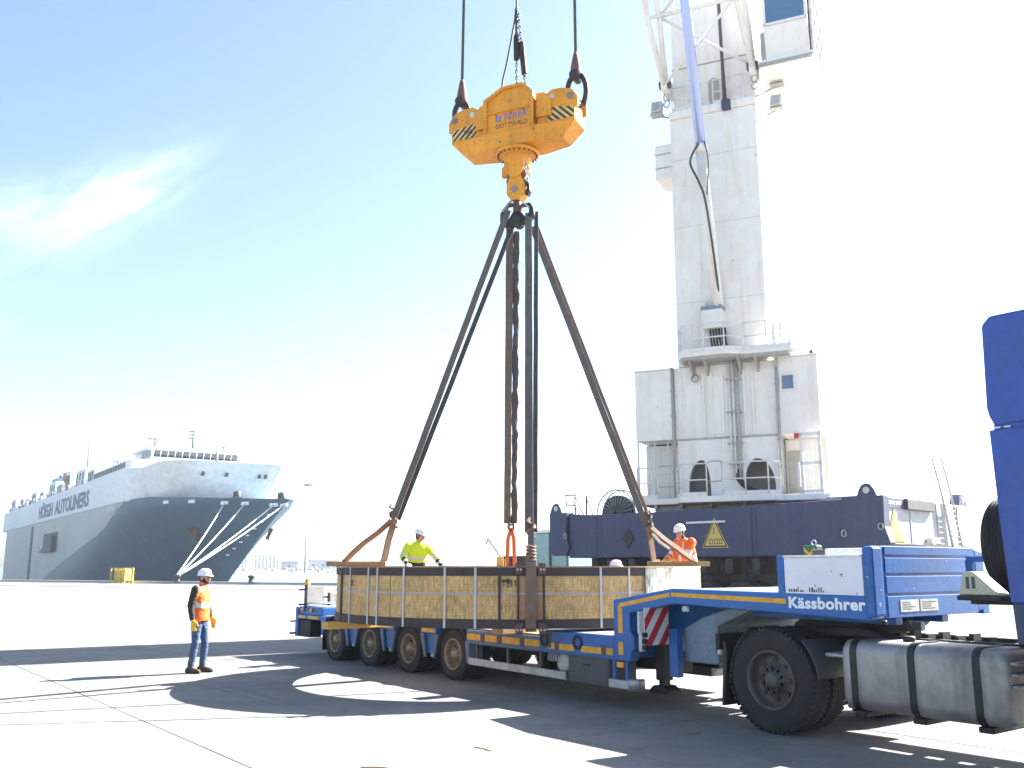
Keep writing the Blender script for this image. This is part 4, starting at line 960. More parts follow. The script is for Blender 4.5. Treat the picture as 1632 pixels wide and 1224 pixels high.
# ================================================================== LOAD: packed ring
RC = Vector((.1, 16.2, 0)); RO, RI, Z0, Z1 = 3.0, 2.42, .935, 1.755
ring = empty('packed_ring', (RC.x, RC.y, Z0), 0, 'large flat ring crated in bamboo board with dark bands, lying on the trailer', 'crate')
def ang(p): return Vector((math.sin(rad(p)), -math.cos(rad(p))))     # phi 0 looks at the camera, + to the right
def arc(r0, r1, z0, z1, p0, p1, step=2.0):
    """curved slab between two radii, heights and angles, with uv in metres"""
    m = MB(); n = max(2, int(math.ceil(abs(p1-p0)/step))); vs = []
    for i in range(n+1):
        d = ang(p0+(p1-p0)*i/n)
        for r, z in ((r0,z0),(r1,z0),(r1,z1),(r0,z1)): vs.append((d.x*r, d.y*r, z-Z0))
    fs = []
    full = abs(p1-p0) > 359
    for i in range(n): fs += [(i*4+k,(i+1)*4+k,(i+1)*4+(k+1) % 4,i*4+(k+1) % 4) for k in range(4)]
    if not full: fs += [(0,1,2,3),(n*4+3,n*4+2,n*4+1,n*4)]
    m.add(vs, fs, 0, False); return m
def uvwrap(o, r):
    me = o.data; u = me.uv_layers.new(name='UVMap')
    for p in me.polygons:
        for li in p.loop_indices:
            c = me.vertices[me.loops[li].vertex_index].co; u.data[li].uv = (math.atan2(c.x, -c.y)*r, c.z)
    for p in me.polygons: p.use_smooth = False
    return o
ZA, ZB = Z0+.125, Z1-.115
arc(RI, RO-.03, Z0+.01, Z1-.01, 0, 360, 3).build('core', M['timber'], ring)
seams = [-180,-152,-124,-97,-66,-38,-5.2,-.2,6.3,36,66,95,123,152,180]
for a, b in zip(seams[:-1], seams[1:]):
    mt = 'ply' if (a, b) in ((-.2, 6.3),) else 'weave'
    o = arc(RO-.028, RO+random.uniform(-.003,.003), ZA, ZB, a+.10, b-.10, 1.5).build('panel', M[mt], ring); uvwrap(o, RO)
for k in range(12):
    o = arc(RO-.03, RO+.012, Z0, ZA-.004, -180+k*30+.05, -180+(k+1)*30-.05).build('bottom_band', M['band'], ring)
    o = arc(RO-.03, RO+.012, ZB+.004, Z1, -165+k*30+.05, -165+(k+1)*30-.05).build('top_band', M['band'], ring)
    o = arc(RI, RO+.03, Z1+.001, Z1+.02, -165+k*30+.06, -165+(k+1)*30-.06).build('top_board', M['timber'], ring)
arc(RI-.02, RI-.001, Z0, Z1, 0, 360, 3).build('inner_wall', M['weave'], ring)
uvwrap(ring.children[-1], RI)
# upright straps, seam battens and the waist strap
for p in (-150,-135,-120,-105,-88,-79,-58.2,-47.4,-43.2,-33.0,-20.1,-11.6,22.2,31.2,37.6,54,80,100,120,140,160,178):
    w = .016 / RO * 57.3
    o = arc(RO+.0135, RO+.017, Z0+.0, Z1+.02, p-w, p+w, 1).build('upright_strap', M['strap'], ring)
for p, mt, w in ((-5.2,'band',.35),(-.3,'band',.28),(6.4,'band',.28),(-66.2,'band',.9)):
    arc(RO+.0135, RO+.02, Z0, Z1, p-w, p+w, .5).build('batten', M[mt], ring)
for a, b in ((-180,-60),(-60,-5.6),(-4.8,36.5)):
    zz = Z1-.35; arc(RO+.0045, RO+.008, zz-.012, zz+.012, a, b).build('waist_strap', M['strap_lilac'], ring)
arc(RO+.018, RO+.026, Z1-.50, Z1+.01, 36.8, 76, 1).build('plastic_wrap', M['plastic'], ring)
arc(RO+.0185, RO+.024, Z1-.30, Z1+.005, 62, 100, 1).build('plastic_wrap', M['plastic'], ring)
# stencilled handling marks: arrows, glass, umbrella
def stencil(p, z, polys):
    d = ang(p); t = Vector((math.cos(rad(p)), math.sin(rad(p))))
    m = MB()
    for poly in polys:
        vs = [(d.x*(RO+.0075)+t.x*u, d.y*(RO+.0075)+t.y*u, z+v-Z0) for u, v in poly]
        vs += [(q[0]-d.x*.003, q[1]-d.y*.003, q[2]) for q in vs]; n = len(poly)
        m.add(vs, [list(range(n)), list(range(n,2*n))[::-1]]+[(i,n+i,n+(i+1)%n,(i+1)%n) for i in range(n)])
    m.build('stencil_mark', M['print_black'], ring)
glass = [[(-.03,.10),(.03,.10),(.022,.05),(.006,.035),(-.006,.035),(-.022,.05)],[(-.005,.035),(.005,.035),(.005,.0),(-.005,0)],[(-.022,0),(.022,0),(.022,-.008),(-.022,-.008)]]
umb = [[(-.045,.06),(-.03,.085),(0,.097),(.03,.085),(.045,.06)],[(-.005,.06),(.005,.06),(.005,.0),(-.005,0)]]
arrows = [[(-.032+dx,0),(-.018+dx,0),(-.018+dx,.06),(-.006+dx,.06),(-.025+dx,.095),(-.044+dx,.06),(-.032+dx,.06)] for dx in (0,.055)]
stencil(-4.0, 1.50, umb); stencil(-2.9, 1.50, glass); stencil(-1.6, 1.50, arrows); stencil(-57, 1.48, arrows)
m = MB(); 

# timbers
def timber(c, x0, x1, y0, y1, z0, z1, label, mat='timber', rz=TR, group=None, M0=None):
    o = MB().box(x0,x1,y0,y1,0,z1-z0).build('timber_beam', M[mat], None, .006)
    o.location = (c[0], c[1], z0); o.rotation_euler = (0,0,rad(rz)); tag(o, label, 'timber', group); return o
timber(TM @ Vector((-.62,0,0)), -.11,.11,-1.92,4.4,.827,.933, 'yellow timber beam sticking out under the ring at its left', 'timber_yellow')
timber(TM @ Vector((1.66,0,0)), -.10,.16,-.34,2.9,.815,.933, 'brown square timber block end under the front of the ring')
timber((RC.x,RC.y,0), -3.22,-2.22,-.12,.12,Z1+.022,Z1+.10, 'short timber under the left sling on top of the ring', rz=0)
timber((RC.x,RC.y,0), 2.20,3.22,-.12,.12,Z1+.022,Z1+.10, 'short timber under the right sling on top of the ring', rz=0)
timber((RC.x-.30,RC.y+2.65,0), -.08,.08,-.3,.3,Z1+.022,Z1+.16, 'small upright timber block on the ring near the orange sling', rz=0)
o = MB().box(-.05,.05,-.04,.04,0,.13).build('timber_stub', M['timber_yellow'], None, .005); o.location = (-.17,13.75,Z1+.022); tag(o, 'small square wooden stub on the ring top left of the front sling', 'timber')

# pale hard hat left lying on the ring
def helmet_mesh(m, c, R, fwd=Vector((1,0,0)), up=Vector((0,0,1)), k=1.0):
    """hard hat: ribbed shell with a brim that is longer in front"""
    fwd = (fwd - up*fwd.dot(up)).normalized(); lf = up.cross(fwd); n = 28; vs = []; rows = [(1.0,0),(1.0,.12),(.985,.32),(.93,.55),(.80,.76),(.58,.92),(.30,1.0),(0.001,1.03)]
    brim = []
    for i in range(n):
        a = 2*math.pi*i/n; ca, sa = math.cos(a), math.sin(a)
        ext = 1.06 + (.30*max(0,ca)**2.2) + .05*max(0,-ca)
        brim.append(Vector(c) + fwd*(ca*R*1.12*ext) + lf*(sa*R*.92*1.06) + up*(-.02*R - .16*R*max(0,ca)**2))
    for r, h in rows:
        for i in range(n):
            a = 2*math.pi*i/n; ca, sa = math.cos(a), math.sin(a)
            rib = 1 + (.03 if abs(sa) < .25 and h > .3 else 0)
            vs.append(Vector(c) + fwd*(ca*R*1.12*r) + lf*(sa*R*.92*r) + up*(h*R*.98*rib*k))
    fs = [(j*n+i, j*n+(i+1) % n, (j+1)*n+(i+1) % n, (j+1)*n+i) for j in range(len(rows)-1) for i in range(n)]
    b0 = len(vs); vs += brim; vs += [p - up*.012 for p in brim]
    fs += [(i, b0+i, b0+(i+1) % n, (i+1) % n) for i in range(n)] + [(b0+i, b0+n+i, b0+n+(i+1) % n, b0+(i+1) % n) for i in range(n)]
    m.add(vs, fs, 0, True); return m
m = MB(); helmet_mesh(m, (0,0,.02), .10); o = m.build('hard_hat', M['helmet']); o.location = (1.98,18.25,Z1+.02); tag(o, 'white hard hat lying on top of the ring', 'hard hat')

def smooth(pts, k=6):
    out = []
    for i in range(len(pts)-1):
        p0, p1, p2, p3 = pts[max(i-1,0)], pts[i], pts[i+1], pts[min(i+2,len(pts)-1)]
        for j in range(k):
            t = j/k; out.append(.5*((2*p1)+(-p0+p2)*t+(2*p0-5*p1+4*p2-p3)*t*t+(-p0+3*p1-3*p2+p3)*t**3))
    return out+[pts[-1]]

# ================================================================== SLINGS
HOOK = Vector((.1, 16.2, 7.98))
def twisted(m, path, w, t):
    # bunched, frayed webbing: its width turns and varies along the way
    rr = random.Random(21); n = len(path); vs = []
    for i, p in enumerate(path):
        a = .55*math.sin(i*.5)+.35*math.sin(i*1.3+1); wd = Vector((math.cos(a), math.sin(a), 0)); nn = Vector((-wd.y, wd.x, 0)); k = w*rr.uniform(.72,1.15); p = Vector(p)+Vector((rr.uniform(-.012,.012),0,0))
        for u, v in ((-1,-1),(0,-1.5),(1,-1),(1.1,0),(1,1),(0,1.4),(-1,1),(-1.1,0)): vs.append(p+wd*(u*k/2)+nn*(v*t/2))
    fs = [list(range(8)), [(n-1)*8+j for j in range(8)][::-1]]
    for i in range(n-1): fs += [(i*8+j,(i+1)*8+j,(i+1)*8+(j+1) % 8,i*8+(j+1) % 8) for j in range(8)]
    m.add(vs, fs)
    for i in range(3, n-1):        # loose fibres
        if rr.random() < .6:
            p = Vector(path[i]); q = p+Vector((rr.choice((-1,1))*rr.uniform(.06,.10), rr.uniform(-.03,.03), -rr.uniform(.03,.12))); m.tube([p, p.lerp(q,.6)+Vector((0,0,.02)), q], .006, 4)
def sling(pieces, label, mats):
    """pieces = list of (path, width dir, width, thickness, material key)"""
    base = pieces[-1][0][-1]
    root = None
    groups = {}
    for path, wd, w, t, mk, nm in pieces:
        m = MB(); (twisted(m, path, w, t) if wd == 'twist' else m.strap(path, wd, w, t))
        groups.setdefault((nm, len(groups)), (m, mk))
    e = empty('lifting_sling', tuple(base), 0, label, 'sling', 'slings from the hook to the ring')
    inv = Matrix.Translation(-Vector(base))
    for (nm, _), (m, mk) in groups.items():
        m.M = inv; m.build(nm, M[mk], e, .006)
    return e
def sag(a, b, n=14, dx=0, tw=0, seed=0):
    r = random.Random(seed); a, b = Vector(a), Vector(b); out = []
    for i in range(n+1):
        u = i/n; q = a.lerp(b, u); q += Vector((r.uniform(-1,1)*.003, r.uniform(-1,1)*.006, 0))*(1 if 0 < i < n else 0); out.append(q)
    return out
def knot(c, r, seed):
    rr = random.Random(seed); return [Vector(c)+Vector((r*math.cos(a)*rr.uniform(.7,1.2), r*.7*math.sin(a), .09*(i-4)*.35)) for i, a in enumerate([k*1.3 for k in range(9)])]
JL = Vector((-2.02,16.2,2.56)); JR = Vector((2.34,16.2,2.45)); JF = Vector((.27,13.45,2.25)); JB = Vector((-.02,19.0,2.62))
X, Y, Z = Vector((1,0,0)), Vector((0,1,0)), Vector((0,0,1))
# left
sling([(sag(HOOK+Vector((-.17,-.08,.12)), JL+Vector((.0,-.03,0)), seed=1), X, .11, .03, 'sling', 'strand'),
       (sag(HOOK+Vector((-.05,.07,-.02)), JL+Vector((.07,.06,0)), seed=2), X, .085, .03, 'sling_dark', 'strand'),
       ([HOOK+Vector((-.06,-.05,.24)), HOOK+Vector((-.16,-.06,.22)), HOOK+Vector((-.20,-.08,.10)), HOOK+Vector((-.18,-.08,-.05))], Y, .14, .03, 'sling', 'eye'),
       (knot(JL, .06, 3), Y, .10, .035, 'sling_brown', 'knot'),
       (knot(JL+Vector((-.02,0,.12)), .055, 4), Y, .08, .03, 'sling', 'knot'),
       ([JL+Vector((.02,0,0)), Vector((-2.10,16.2,2.2)), Vector((-2.16,16.2,1.88)), Vector((-2.215,16.2,1.78)), Vector((-2.315,16.2,1.5)), Vector((-2.315,16.2,.97))], Vector((.8,.6,.3)), .12, .025, 'sling_brown', 'leg'),
       ([JL+Vector((-.03,-.02,-.02)), Vector((-2.28,16.16,2.33)), Vector((-2.52,16.14,2.15)), Vector((-2.70,16.14,1.98)), Vector((-2.80,16.14,1.87)), Vector((-2.86,16.14,1.862))], Vector((.8,.6,.3)), .12, .03, 'sling_brown', 'leg')],
      'left sling: grey webbing slanting from hook to the left end of the ring', None)
# right
sling([(sag(HOOK+Vector((.27,.12,-.12)), JR+Vector((-.05,0,0)), seed=5), X, .11, .03, 'sling', 'strand'),
       (sag(HOOK+Vector((.33,.16,-.02)), JR+Vector((.05,.03,0)), seed=6), X, .06, .025, 'sling_brown', 'strand'),
       (knot(JR, .06, 7), Y, .10, .035, 'sling_brown', 'knot'), (knot(JR+Vector((0,0,.13)), .05, 8), Y, .08, .03, 'sling', 'knot'),
       ([JR, Vector((2.36,16.2,2.15)), Vector((2.40,16.2,1.86)), Vector((2.50,16.2,1.862))], Vector((.8,.6,.3)), .12, .025, 'sling_brown', 'leg'),
       ([JR+Vector((.03,-.02,-.03)), Vector((2.56,16.12,2.24)), Vector((2.80,16.1,2.06)), Vector((3.02,16.1,1.90)), Vector((3.10,16.1,1.862))], Vector((.8,.6,.3)), .10, .03, 'sling_brown', 'leg'),
       ([JR+Vector((.02,.02,-.10)), Vector((2.50,16.16,2.17)), Vector((2.66,16.14,2.06)), Vector((2.74,16.14,2.08)), Vector((2.95,16.13,1.93)), Vector((3.06,16.13,1.862))], Vector((.8,.6,.3)), .08, .025, 'sling', 'leg')],
      'right sling: olive grey webbing slanting from hook to the right end of the ring', None)
# front: hangs down over the near face of the ring
sling([(sag(HOOK+Vector((.20,-.12,.05)), JF+Vector((-.03,0,0)), seed=9), X, .125, .03, 'sling', 'strand'),
       (sag(HOOK+Vector((.34,-.06,.10)), JF+Vector((.055,.02,0)), seed=10), X, .075, .025, 'sling_dark', 'strand'),
       ([HOOK+Vector((.06,-.05,.22)), HOOK+Vector((.22,-.06,.24)), HOOK+Vector((.28,-.08,.14)), HOOK+Vector((.22,-.1,-.05))], Y, .14, .03, 'sling', 'eye'),
       (knot(JF+Vector((0,0,.05)), .055, 11), Y, .09, .035, 'sling_brown', 'knot'),
       ([JF, Vector((.265,13.36,2.0)), Vector((.265,13.20,1.83))], X, .09, .05, 'sling', 'splice'),
       ([Vector((.265,13.22,1.86)), Vector((.262,13.168,1.77)), Vector((.26,13.155,1.4)), Vector((.255,13.15,.95)), Vector((.255,13.22,.905))], X, .145, .026, 'sling_brown', 'leg'),
       ([Vector((.265,13.4,1.95)), Vector((.265,13.8,1.80)), Vector((.265,13.82,1.2)), Vector((.265,13.82,.97))], X, .145, .02, 'sling_brown', 'leg')],
      'front sling: grey brown webbing hanging down over the near face of the ring', None)
m = MB()
for k in range(5): m.tube([Vector((.265+.062*math.cos(a*.524), 13.30+.05*math.sin(a*.524)-.02*(4-k)*.6, 1.86+.045*k+.01*math.sin(a))) for a in range(12)], .014, 6, closed=True)
o = m.build('sling_lashing', M['sling_brown'], origin=(.265,13.3,1.86)); tag(o, 'pale rope lashing wound round the front sling above the ring', 'lashing')
# back, with frayed dark strands
sling([(sag(HOOK+Vector((-.14,.12,-.15)), JB+Vector((-.075,0,0)), seed=12), X, .135, .03, 'sling', 'strand'),
       (sag(HOOK+Vector((-.02,.16,-.20)), JB+Vector((.06,.03,0)), n=46, seed=13), 'twist', .115, .05, 'sling_dark', 'strand'),
       (knot(JB+Vector((0,0,-.02)), .06, 14), Y, .10, .035, 'sling', 'knot')],
      'rear sling: dark frayed webbing hanging straight down behind the front sling', None)
m = MB(); e = empty('orange_sling', (JB.x, JB.y, Z1), 0, 'orange round sling linking the rear webbing to the ring', 'sling')
for dx in (-.075, .07):
    q = MB(); q.M = Matrix.Translation((-JB.x,-JB.y,-Z1)); q.strap([JB+Vector((0,0,-.10)), JB+Vector((dx*.8,0,-.3)), JB+Vector((dx,0,-.75)), Vector((JB.x+dx,JB.y,Z1+.03))], X, .075, .06); q.build('strand', M['sling_orange'], e, .01)
q = MB(); q.M = Matrix.Translation((-JB.x,-JB.y,-Z1)); q.tube([JB+Vector((.05*math.cos(a*.52),.0,-.06+.10*math.sin(a*.52))) for a in range(12)], .022, 8, closed=True); q.build('shackle', M['darkmetal'], e)
# edge brackets where the front sling crosses the ring
for dz, nm in ((Z1+.005,'top'),(Z0+.02,'bottom')):
    for sx in (-.16, .16):
        e = empty('edge_protector', (.255+sx, 13.18, dz), 0, f'small rusty angle bracket beside the front sling at the {nm} edge, {"left" if sx < 0 else "right"} of it', 'bracket', 'edge brackets by the front sling')
        q = MB(); q.box(-.05,.05,-.035,-.02,-.09,.06); q.build('plate', M['anchor'], e, .005)
        q = MB(); q.box(-.05,.05,-.02,.12,.035,.05); q.build('ledge', M['anchor'], e, .004)
        q = MB(); q.cyl((-.02,-.05,-.03),(-.02,-.03,-.03),.014,n=6); q.cyl((.025,-.05,-.03),(.025,-.03,-.03),.014,n=6); q.build('bolt', M['plate'], e)

# ================================================================== HOOK TRAVERSE
tv = empty('hook_traverse', (.1,16.2,9.2), -25, 'orange yellow lifting traverse with hazard stripes hanging from two ropes', 'lifting beam')
VM = Matrix.Translation((0,0,-9.2)); VW = Matrix.Translation((.1,16.2,0)) @ Matrix.Rotation(rad(-25), 4, 'Z')
def vp(mb, name, mat, parent=None, **k): mb.M = VM; return mb.build(name, M[mat], parent or tv, **k)
# lower hull of the beam: wide in the middle, narrowing to the ends
m = MB()
top = [(-1.24,-.26),(-.55,-.37),(.55,-.37),(1.24,-.26),(1.24,.26),(.55,.37),(-.55,.37),(-1.24,.26)]
bot = [(-.98,-.20),(-.45,-.33),(.45,-.33),(.98,-.20),(.98,.20),(.45,.33),(-.45,.33),(-.98,.20)]
vs = [(x,y,9.55) for x,y in top]+[(x,y,9.27) for x,y in bot]
m.add(vs, [list(range(8)), list(range(8,16))[::-1]]+[(i,8+i,8+(i+1)%8,(i+1)%8) for i in range(8)]); vp(m, 'beam_bottom', 'orange', bevel=.012)
for sx in (-1, 1):
    pts = [(.50,9.552),(1.24,9.552),(1.24,9.86),(1.12,9.93),(.72,9.93),(.5,10.0)]
    m = MB(); m.prism([(sx*a,b) for a,b in pts], -.26, .26); vp(m, 'beam_arm', 'orange', bevel=.012)
    for yy in (-.27,.17):    # lug plates; a pale disc stands in for bright sky through the eye
        m = MB(); prof = [(sx*a,b) for a,b in ((.62,9.90),(1.30,9.78),(1.30,9.98),(1.18,10.14),(1.0,10.20),(.80,10.21),(.66,10.12))]
        m.prism(prof, yy, yy+.06); lg = vp(m, 'lug_plate', 'orange', bevel=.01)
        m = MB(); m.cyl((sx*.80,yy-.004,10.06),(sx*.80,yy+.064,10.06),.055,n=18); vp(m, 'lug_sky_disc', 'plate', lg)
        m = MB(); m.cyl((sx*1.17,yy-.03,10.0),(sx*1.17,yy+.09,10.0),.065,n=18); m.cyl((sx*1.17,yy-.04,10.0),(sx*1.17,yy-.03,10.0),.035,n=12); vp(m, 'lug_pin', 'rim', lg)
    # hazard stripes on both faces of the arm
    for face in (-1, 1):
        ya = face*.262; x0, x1, z0, z1 = .72, 1.22, 9.60, 9.86
        m = MB(); m.box(sx*x0 if sx>0 else -x1, x1 if sx>0 else -x0, min(ya,ya+face*.003), max(ya,ya+face*.003), z0, z1); hz = vp(m, 'hazard_panel', 'hazard')
        for i in range(-3, 5):
            a = i*.125; b = a+.062; sl = 1.0
            poly = [(a,0),(b,0),(b+(z1-z0)*sl,z1-z0),(a+(z1-z0)*sl,z1-z0)]
            for f in (lambda p: p[0], lambda p: (x1-x0)-p[0]):
                out = []
                for k in range(len(poly)):
                    p, q = poly[k], poly[(k+1) % len(poly)]; fp, fq = f(p), f(q)
                    if fp >= 0: out.append(p)
                    if fp*fq < 0: t = fp/(fp-fq); out.append((p[0]+(q[0]-p[0])*t, p[1]+(q[1]-p[1])*t))
                poly = out
                if len(poly) < 3: break
            if len(poly) < 3: continue
            pp = [((-x1+u) if sx < 0 else (x1-u), z0+v) for u, v in poly]
            m = MB(); m.prism(pp, ya+face*.0032, ya+face*.005); vp(m, 'dark_stripe', 'hazard_dark', hz)
# centre housing
prof = [(-.47,9.552),(.47,9.552),(.47,10.17),(.30,10.36),(-.12,10.36),(-.47,10.17)]
m = MB(); m.prism(prof, -.375, .375); hs = vp(m, 'housing', 'orange', bevel=.015)
for face in (-1, 1):
    for q in ([(-.50,9.56),(-.43,9.56),(-.43,10.17),(-.50,10.19)], [(.43,9.56),(.50,9.56),(.50,10.18),(.43,10.16)], [(-.50,10.19),(-.43,10.155),(-.10,10.34),(-.12,10.39)], [(-.12,10.39),(-.10,10.34),(.28,10.34),(.30,10.39)], [(.30,10.39),(.28,10.34),(.43,10.16),(.50,10.18)],
              [(-.43,9.90),(.43,9.90),(.43,9.925),(-.43,9.925)]):
        m = MB(); m.prism(q, face*.376, face*.43); vp(m, 'housing_rib', 'orange', hs, bevel=.004)
for face in (-1,1):
    for x in (-.25,.05,.3):
        m = MB(); m.cyl((x,face*.376,9.87),(x,face*.392,9.87),.014,n=8); vp(m, 'bolt', 'anchor', hs)
for sx, w in ((1,.30),(-1,.20)):
    m = MB(); m.prism([(sx*.505,9.70),(sx*(.505+w),9.70),(sx*(.505+w),10.02),(sx*(.505+w*.6),10.15),(sx*.53,10.17),(sx*.505,10.15)], -.33, .33); vp(m, 'gear_cover', 'orange', bevel=.04)
for z in (9.56,):
    m = MB(); m.box(-.52,.52,-.385,.385,9.535,9.555); vp(m, 'flange', 'orange', bevel=.004)
text('TEREX', 'lettering', M['print_blue'], tv, (-.11,-.379,9.758-9.2), .16, extrude=.002, offset=.005, width=.49, shear=.1, space=1.25)
for k, q in enumerate(([(-.26,9.76),(-.23,9.76),(-.235,9.86),(-.265,9.86)], [(-.215,9.76),(-.195,9.76),(-.195,9.845),(-.215,9.845)], [(-.18,9.76),(-.15,9.76),(-.145,9.86),(-.175,9.86)], [(-.26,9.74),(-.15,9.74),(-.15,9.755),(-.26,9.755)])):
    m = MB(); m.prism(q, -.379, -.376); vp(m, 'emblem', 'print_blue', hs)
text('GOTTWALD', 'lettering', M['print_dark'], tv, (-.265,-.379,9.60-9.2), .135, extrude=.002, width=.64)
m = MB(); m.box(-.28,.40,-.378,-.376,9.735,9.738); vp(m, 'print_line', 'print_dark', hs)
text('SWL - 125 t', 'lettering', M['print_black'], tv, (-.98,-.2715,9.685-9.2), .115, extrude=.002, width=.50)
m = MB(); m.prism([(-.03,10.08),(.06,10.08),(.015,10.16)], -.378,-.376); vp(m, 'warning_triangle', 'print_dark', hs)
m = MB(); m.prism([(-.012,10.09),(.042,10.09),(.015,10.14)], -.3795,-.3782); vp(m, 'warning_triangle', 'orange', hs)
text('10', 'lettering', M['print_dark'], tv, (-.05,-.352,9.42-9.2), .10, extrude=.001)
# slewing ring, shank, clevis, hook
m = MB(); m.lathe([(.0,9.265),(.36,9.265),(.40,9.25),(.40,9.20),(.36,9.18),(.27,9.18),(.24,9.16)], n=40); sr = vp(m, 'slewing_ring', 'orange')
for k in range(24):
    a = k*math.pi/12; m = MB(); m.cyl((.36*math.cos(a),.36*math.sin(a),9.185),(.36*math.cos(a),.36*math.sin(a),9.155),.022,n=6); vp(m, 'ring_bolt', 'anchor', sr)
m = MB(); m.lathe([(.25,9.17),(.25,9.08),(.21,8.98),(.12,8.92),(0,8.92)], n=28); vp(m, 'swivel', 'orange')
for yy in (-.17,.10):
    m = MB(); m.prism([(-.20,9.1),(.20,9.1),(.18,8.86),(.07,8.72),(-.07,8.72),(-.20,8.86)], yy, yy+.07); vp(m, 'cheek_plate', 'orange', bevel=.01)
m = MB(); m.prism([(-.30,8.98),(-.18,9.06),(-.17,8.82),(-.30,8.80)], -.05,.05); vp(m, 'stop_plate', 'orange', bevel=.01)
m = MB(); m.tube([(-.13,0,8.60),(-.17,0,8.72),(-.13,0,8.86),(0,0,8.92),(.13,0,8.86),(.17,0,8.72),(.13,0,8.60)], .055, 10); vp(m, 'bow_shackle', 'anchor')
m = MB(); m.prism([(-.10,8.78),(.10,8.78),(.17,8.60),(.17,8.42),(.08,8.30),(-.08,8.30),(-.17,8.42),(-.17,8.60)], -.12,.12); cv_ = vp(m, 'clevis_block', 'orange', bevel=.015)
m = MB(); m.cyl((0,-.16,8.50),(0,.16,8.50),.065,n=18); m.cyl((0,-.175,8.50),(0,-.16,8.50),.03,n=12); vp(m, 'clevis_pin', 'rim', cv_)
m = MB(); m.prism([(.18,8.70),(.25,8.66),(.27,8.45),(.22,8.36),(.17,8.40),(.20,8.52)], -.05,.05); vp(m, 'latch_plate', 'darkmetal', bevel=.008)
m = MB(); m.cyl((0,0,8.32),(0,0,8.02),.075,.085,14); vp(m, 'hook_shank', 'anchor')
for sx in (-1,1):
    m = MB(); m.tube([(0,0,8.06),(sx*.10,0,7.92),(sx*.20,0,7.90),(sx*.28,0,7.98),(sx*.29,0,8.10),(sx*.24,0,8.22)], [.09,.095,.085,.07,.055,.03], 12); vp(m, 'hook_horn', 'darkmetal')
    m = MB(); m.strap([(sx*.08,-.09,8.30),(sx*.16,-.1,8.22),(sx*.26,-.1,8.12)], Vector((0,1,0)), .05,.02); vp(m, 'safety_latch', 'plate')
m = MB(); m.cyl((0,-.14,7.90),(0,.12,7.90),.10,n=24); m.cyl((0,-.155,7.90),(0,-.14,7.90),.04,n=12); vp(m, 'hook_eye', 'darkmetal')
m = MB(); m.tube([(.12,-.1,8.98),(.22,-.14,8.90),(.26,-.12,8.76),(.20,-.12,8.66),(.28,-.1,8.58)], .018, 6); m.tube([(.20,-.1,8.95),(.30,-.1,8.84),(.28,-.1,8.68)], .014, 6); vp(m, 'cable', 'plate')
# end shackles, rope sockets, hoist ropes
BOOM_TIP_Z = 39.0
for sx, lab in ((-1, 'left'), (1, 'right')):
    cx = sx*1.17
    e = empty('rope_shackle', tuple(VW @ Vector((cx,0,9.98))), -25, f'black shackle and rope socket at the {lab} end of the traverse', 'shackle', 'rope shackles on the traverse')
    L = Matrix.Translation((-cx,0,-9.98))
    q = MB(L); q.tube(smooth([Vector(p) for p in ((cx-.10,0,10.02),(cx-.15,-.0,10.18),(cx-.15,0,10.36),(cx-.08,0,10.50),(cx,0,10.535),(cx+.08+sx*.02,0,10.50),(cx+.16+sx*.02,0,10.34),(cx+.16+sx*.03,0,10.12),(cx+.11+sx*.02,0,9.92))], 3), .05, 10); q.build('bow', M['darkmetal'], e)
    q = MB(L); q.cyl((cx,-.20,10.0),(cx,.24,10.0),.05,n=14); q.build('pin', M['darkmetal'], e)
    q = MB(L); q.lathe([(.0,10.44),(.10,10.46),(.12,10.52),(.10,10.60),(.095,10.68),(.055,10.90),(.035,10.98),(0,10.98)], (cx,0,0), 'z', 18); q.build('socket', M['anchor'], e)
    q = MB(L); q.cyl((cx,-.13,10.50),(cx,.13,10.50),.085,n=16); q.build('socket_pin', M['darkmetal'], e)
    q = MB(); b0 = VW @ Vector((cx,0,10.95)); b1 = VW @ Vector((sx*1.0,.2,BOOM_TIP_Z)); q.cyl(b0, b1, .028, n=10)
    o = q.build('hoist_rope', M['rope'], origin=tuple(b0)); tag(o, f'steel hoist rope rising from the {lab} end of the traverse', 'rope', 'hoist ropes')
# chains with springs and the power cable above the traverse
def link(m, c, t, n, L, W, r):
    t = Vector(t).normalized(); a = Vector(n); a = (a - t*a.dot(t)).normalized(); pts = []
    for i in range(10):
        an = i*math.pi/5; pts.append(Vector(c)+t*(math.sin(an)*L)+a*(math.cos(an)*W))
    m.tube(pts, r, 5, closed=True)
def chain(p0, p1, name, label, spring=None):
    p0, p1 = VW @ Vector(p0), VW @ Vector(p1); e = empty(name, tuple(p0), 0, label, 'chain', 'chains above the traverse')
    d = p1-p0; n = int(d.length/.065)
    inv = Matrix.Translation(-p0)
    for i in range(n):
        u = (i+.5)/n
        if spring and spring[0] < u < spring[1]: continue
        m = MB(inv); link(m, p0.lerp(p1,u), d, Vector((1,0,0)) if i % 2 else Vector((0,1,0)), .042, .022, .009); m.build('chain_link', M['darkmetal'], e)
    if spring:
        m = MB(inv); a, b = p0.lerp(p1,spring[0]), p0.lerp(p1,spring[1]); N = 150; dd = (b-a).normalized(); ax = dd.orthogonal().normalized(); ay = dd.cross(ax)
        m.tube([a.lerp(b,i/N)+(ax*math.cos(i*1.05)+ay*math.sin(i*1.05))*.045 for i in range(N+1)], .015, 6); m.cyl(a, b, .035, n=10); m.build('spring', M['darkmetal'], e)
chain((0.0,-.02,10.38),(-.02,0,12.15),'hanging_chain','thin chain with dark spring above the traverse, left of the pair', (.42,.70))
chain((.18,.02,10.36),(.01,.02,12.15),'hanging_chain','thin chain with dark spring above the traverse, right of the pair', (.25,.62))
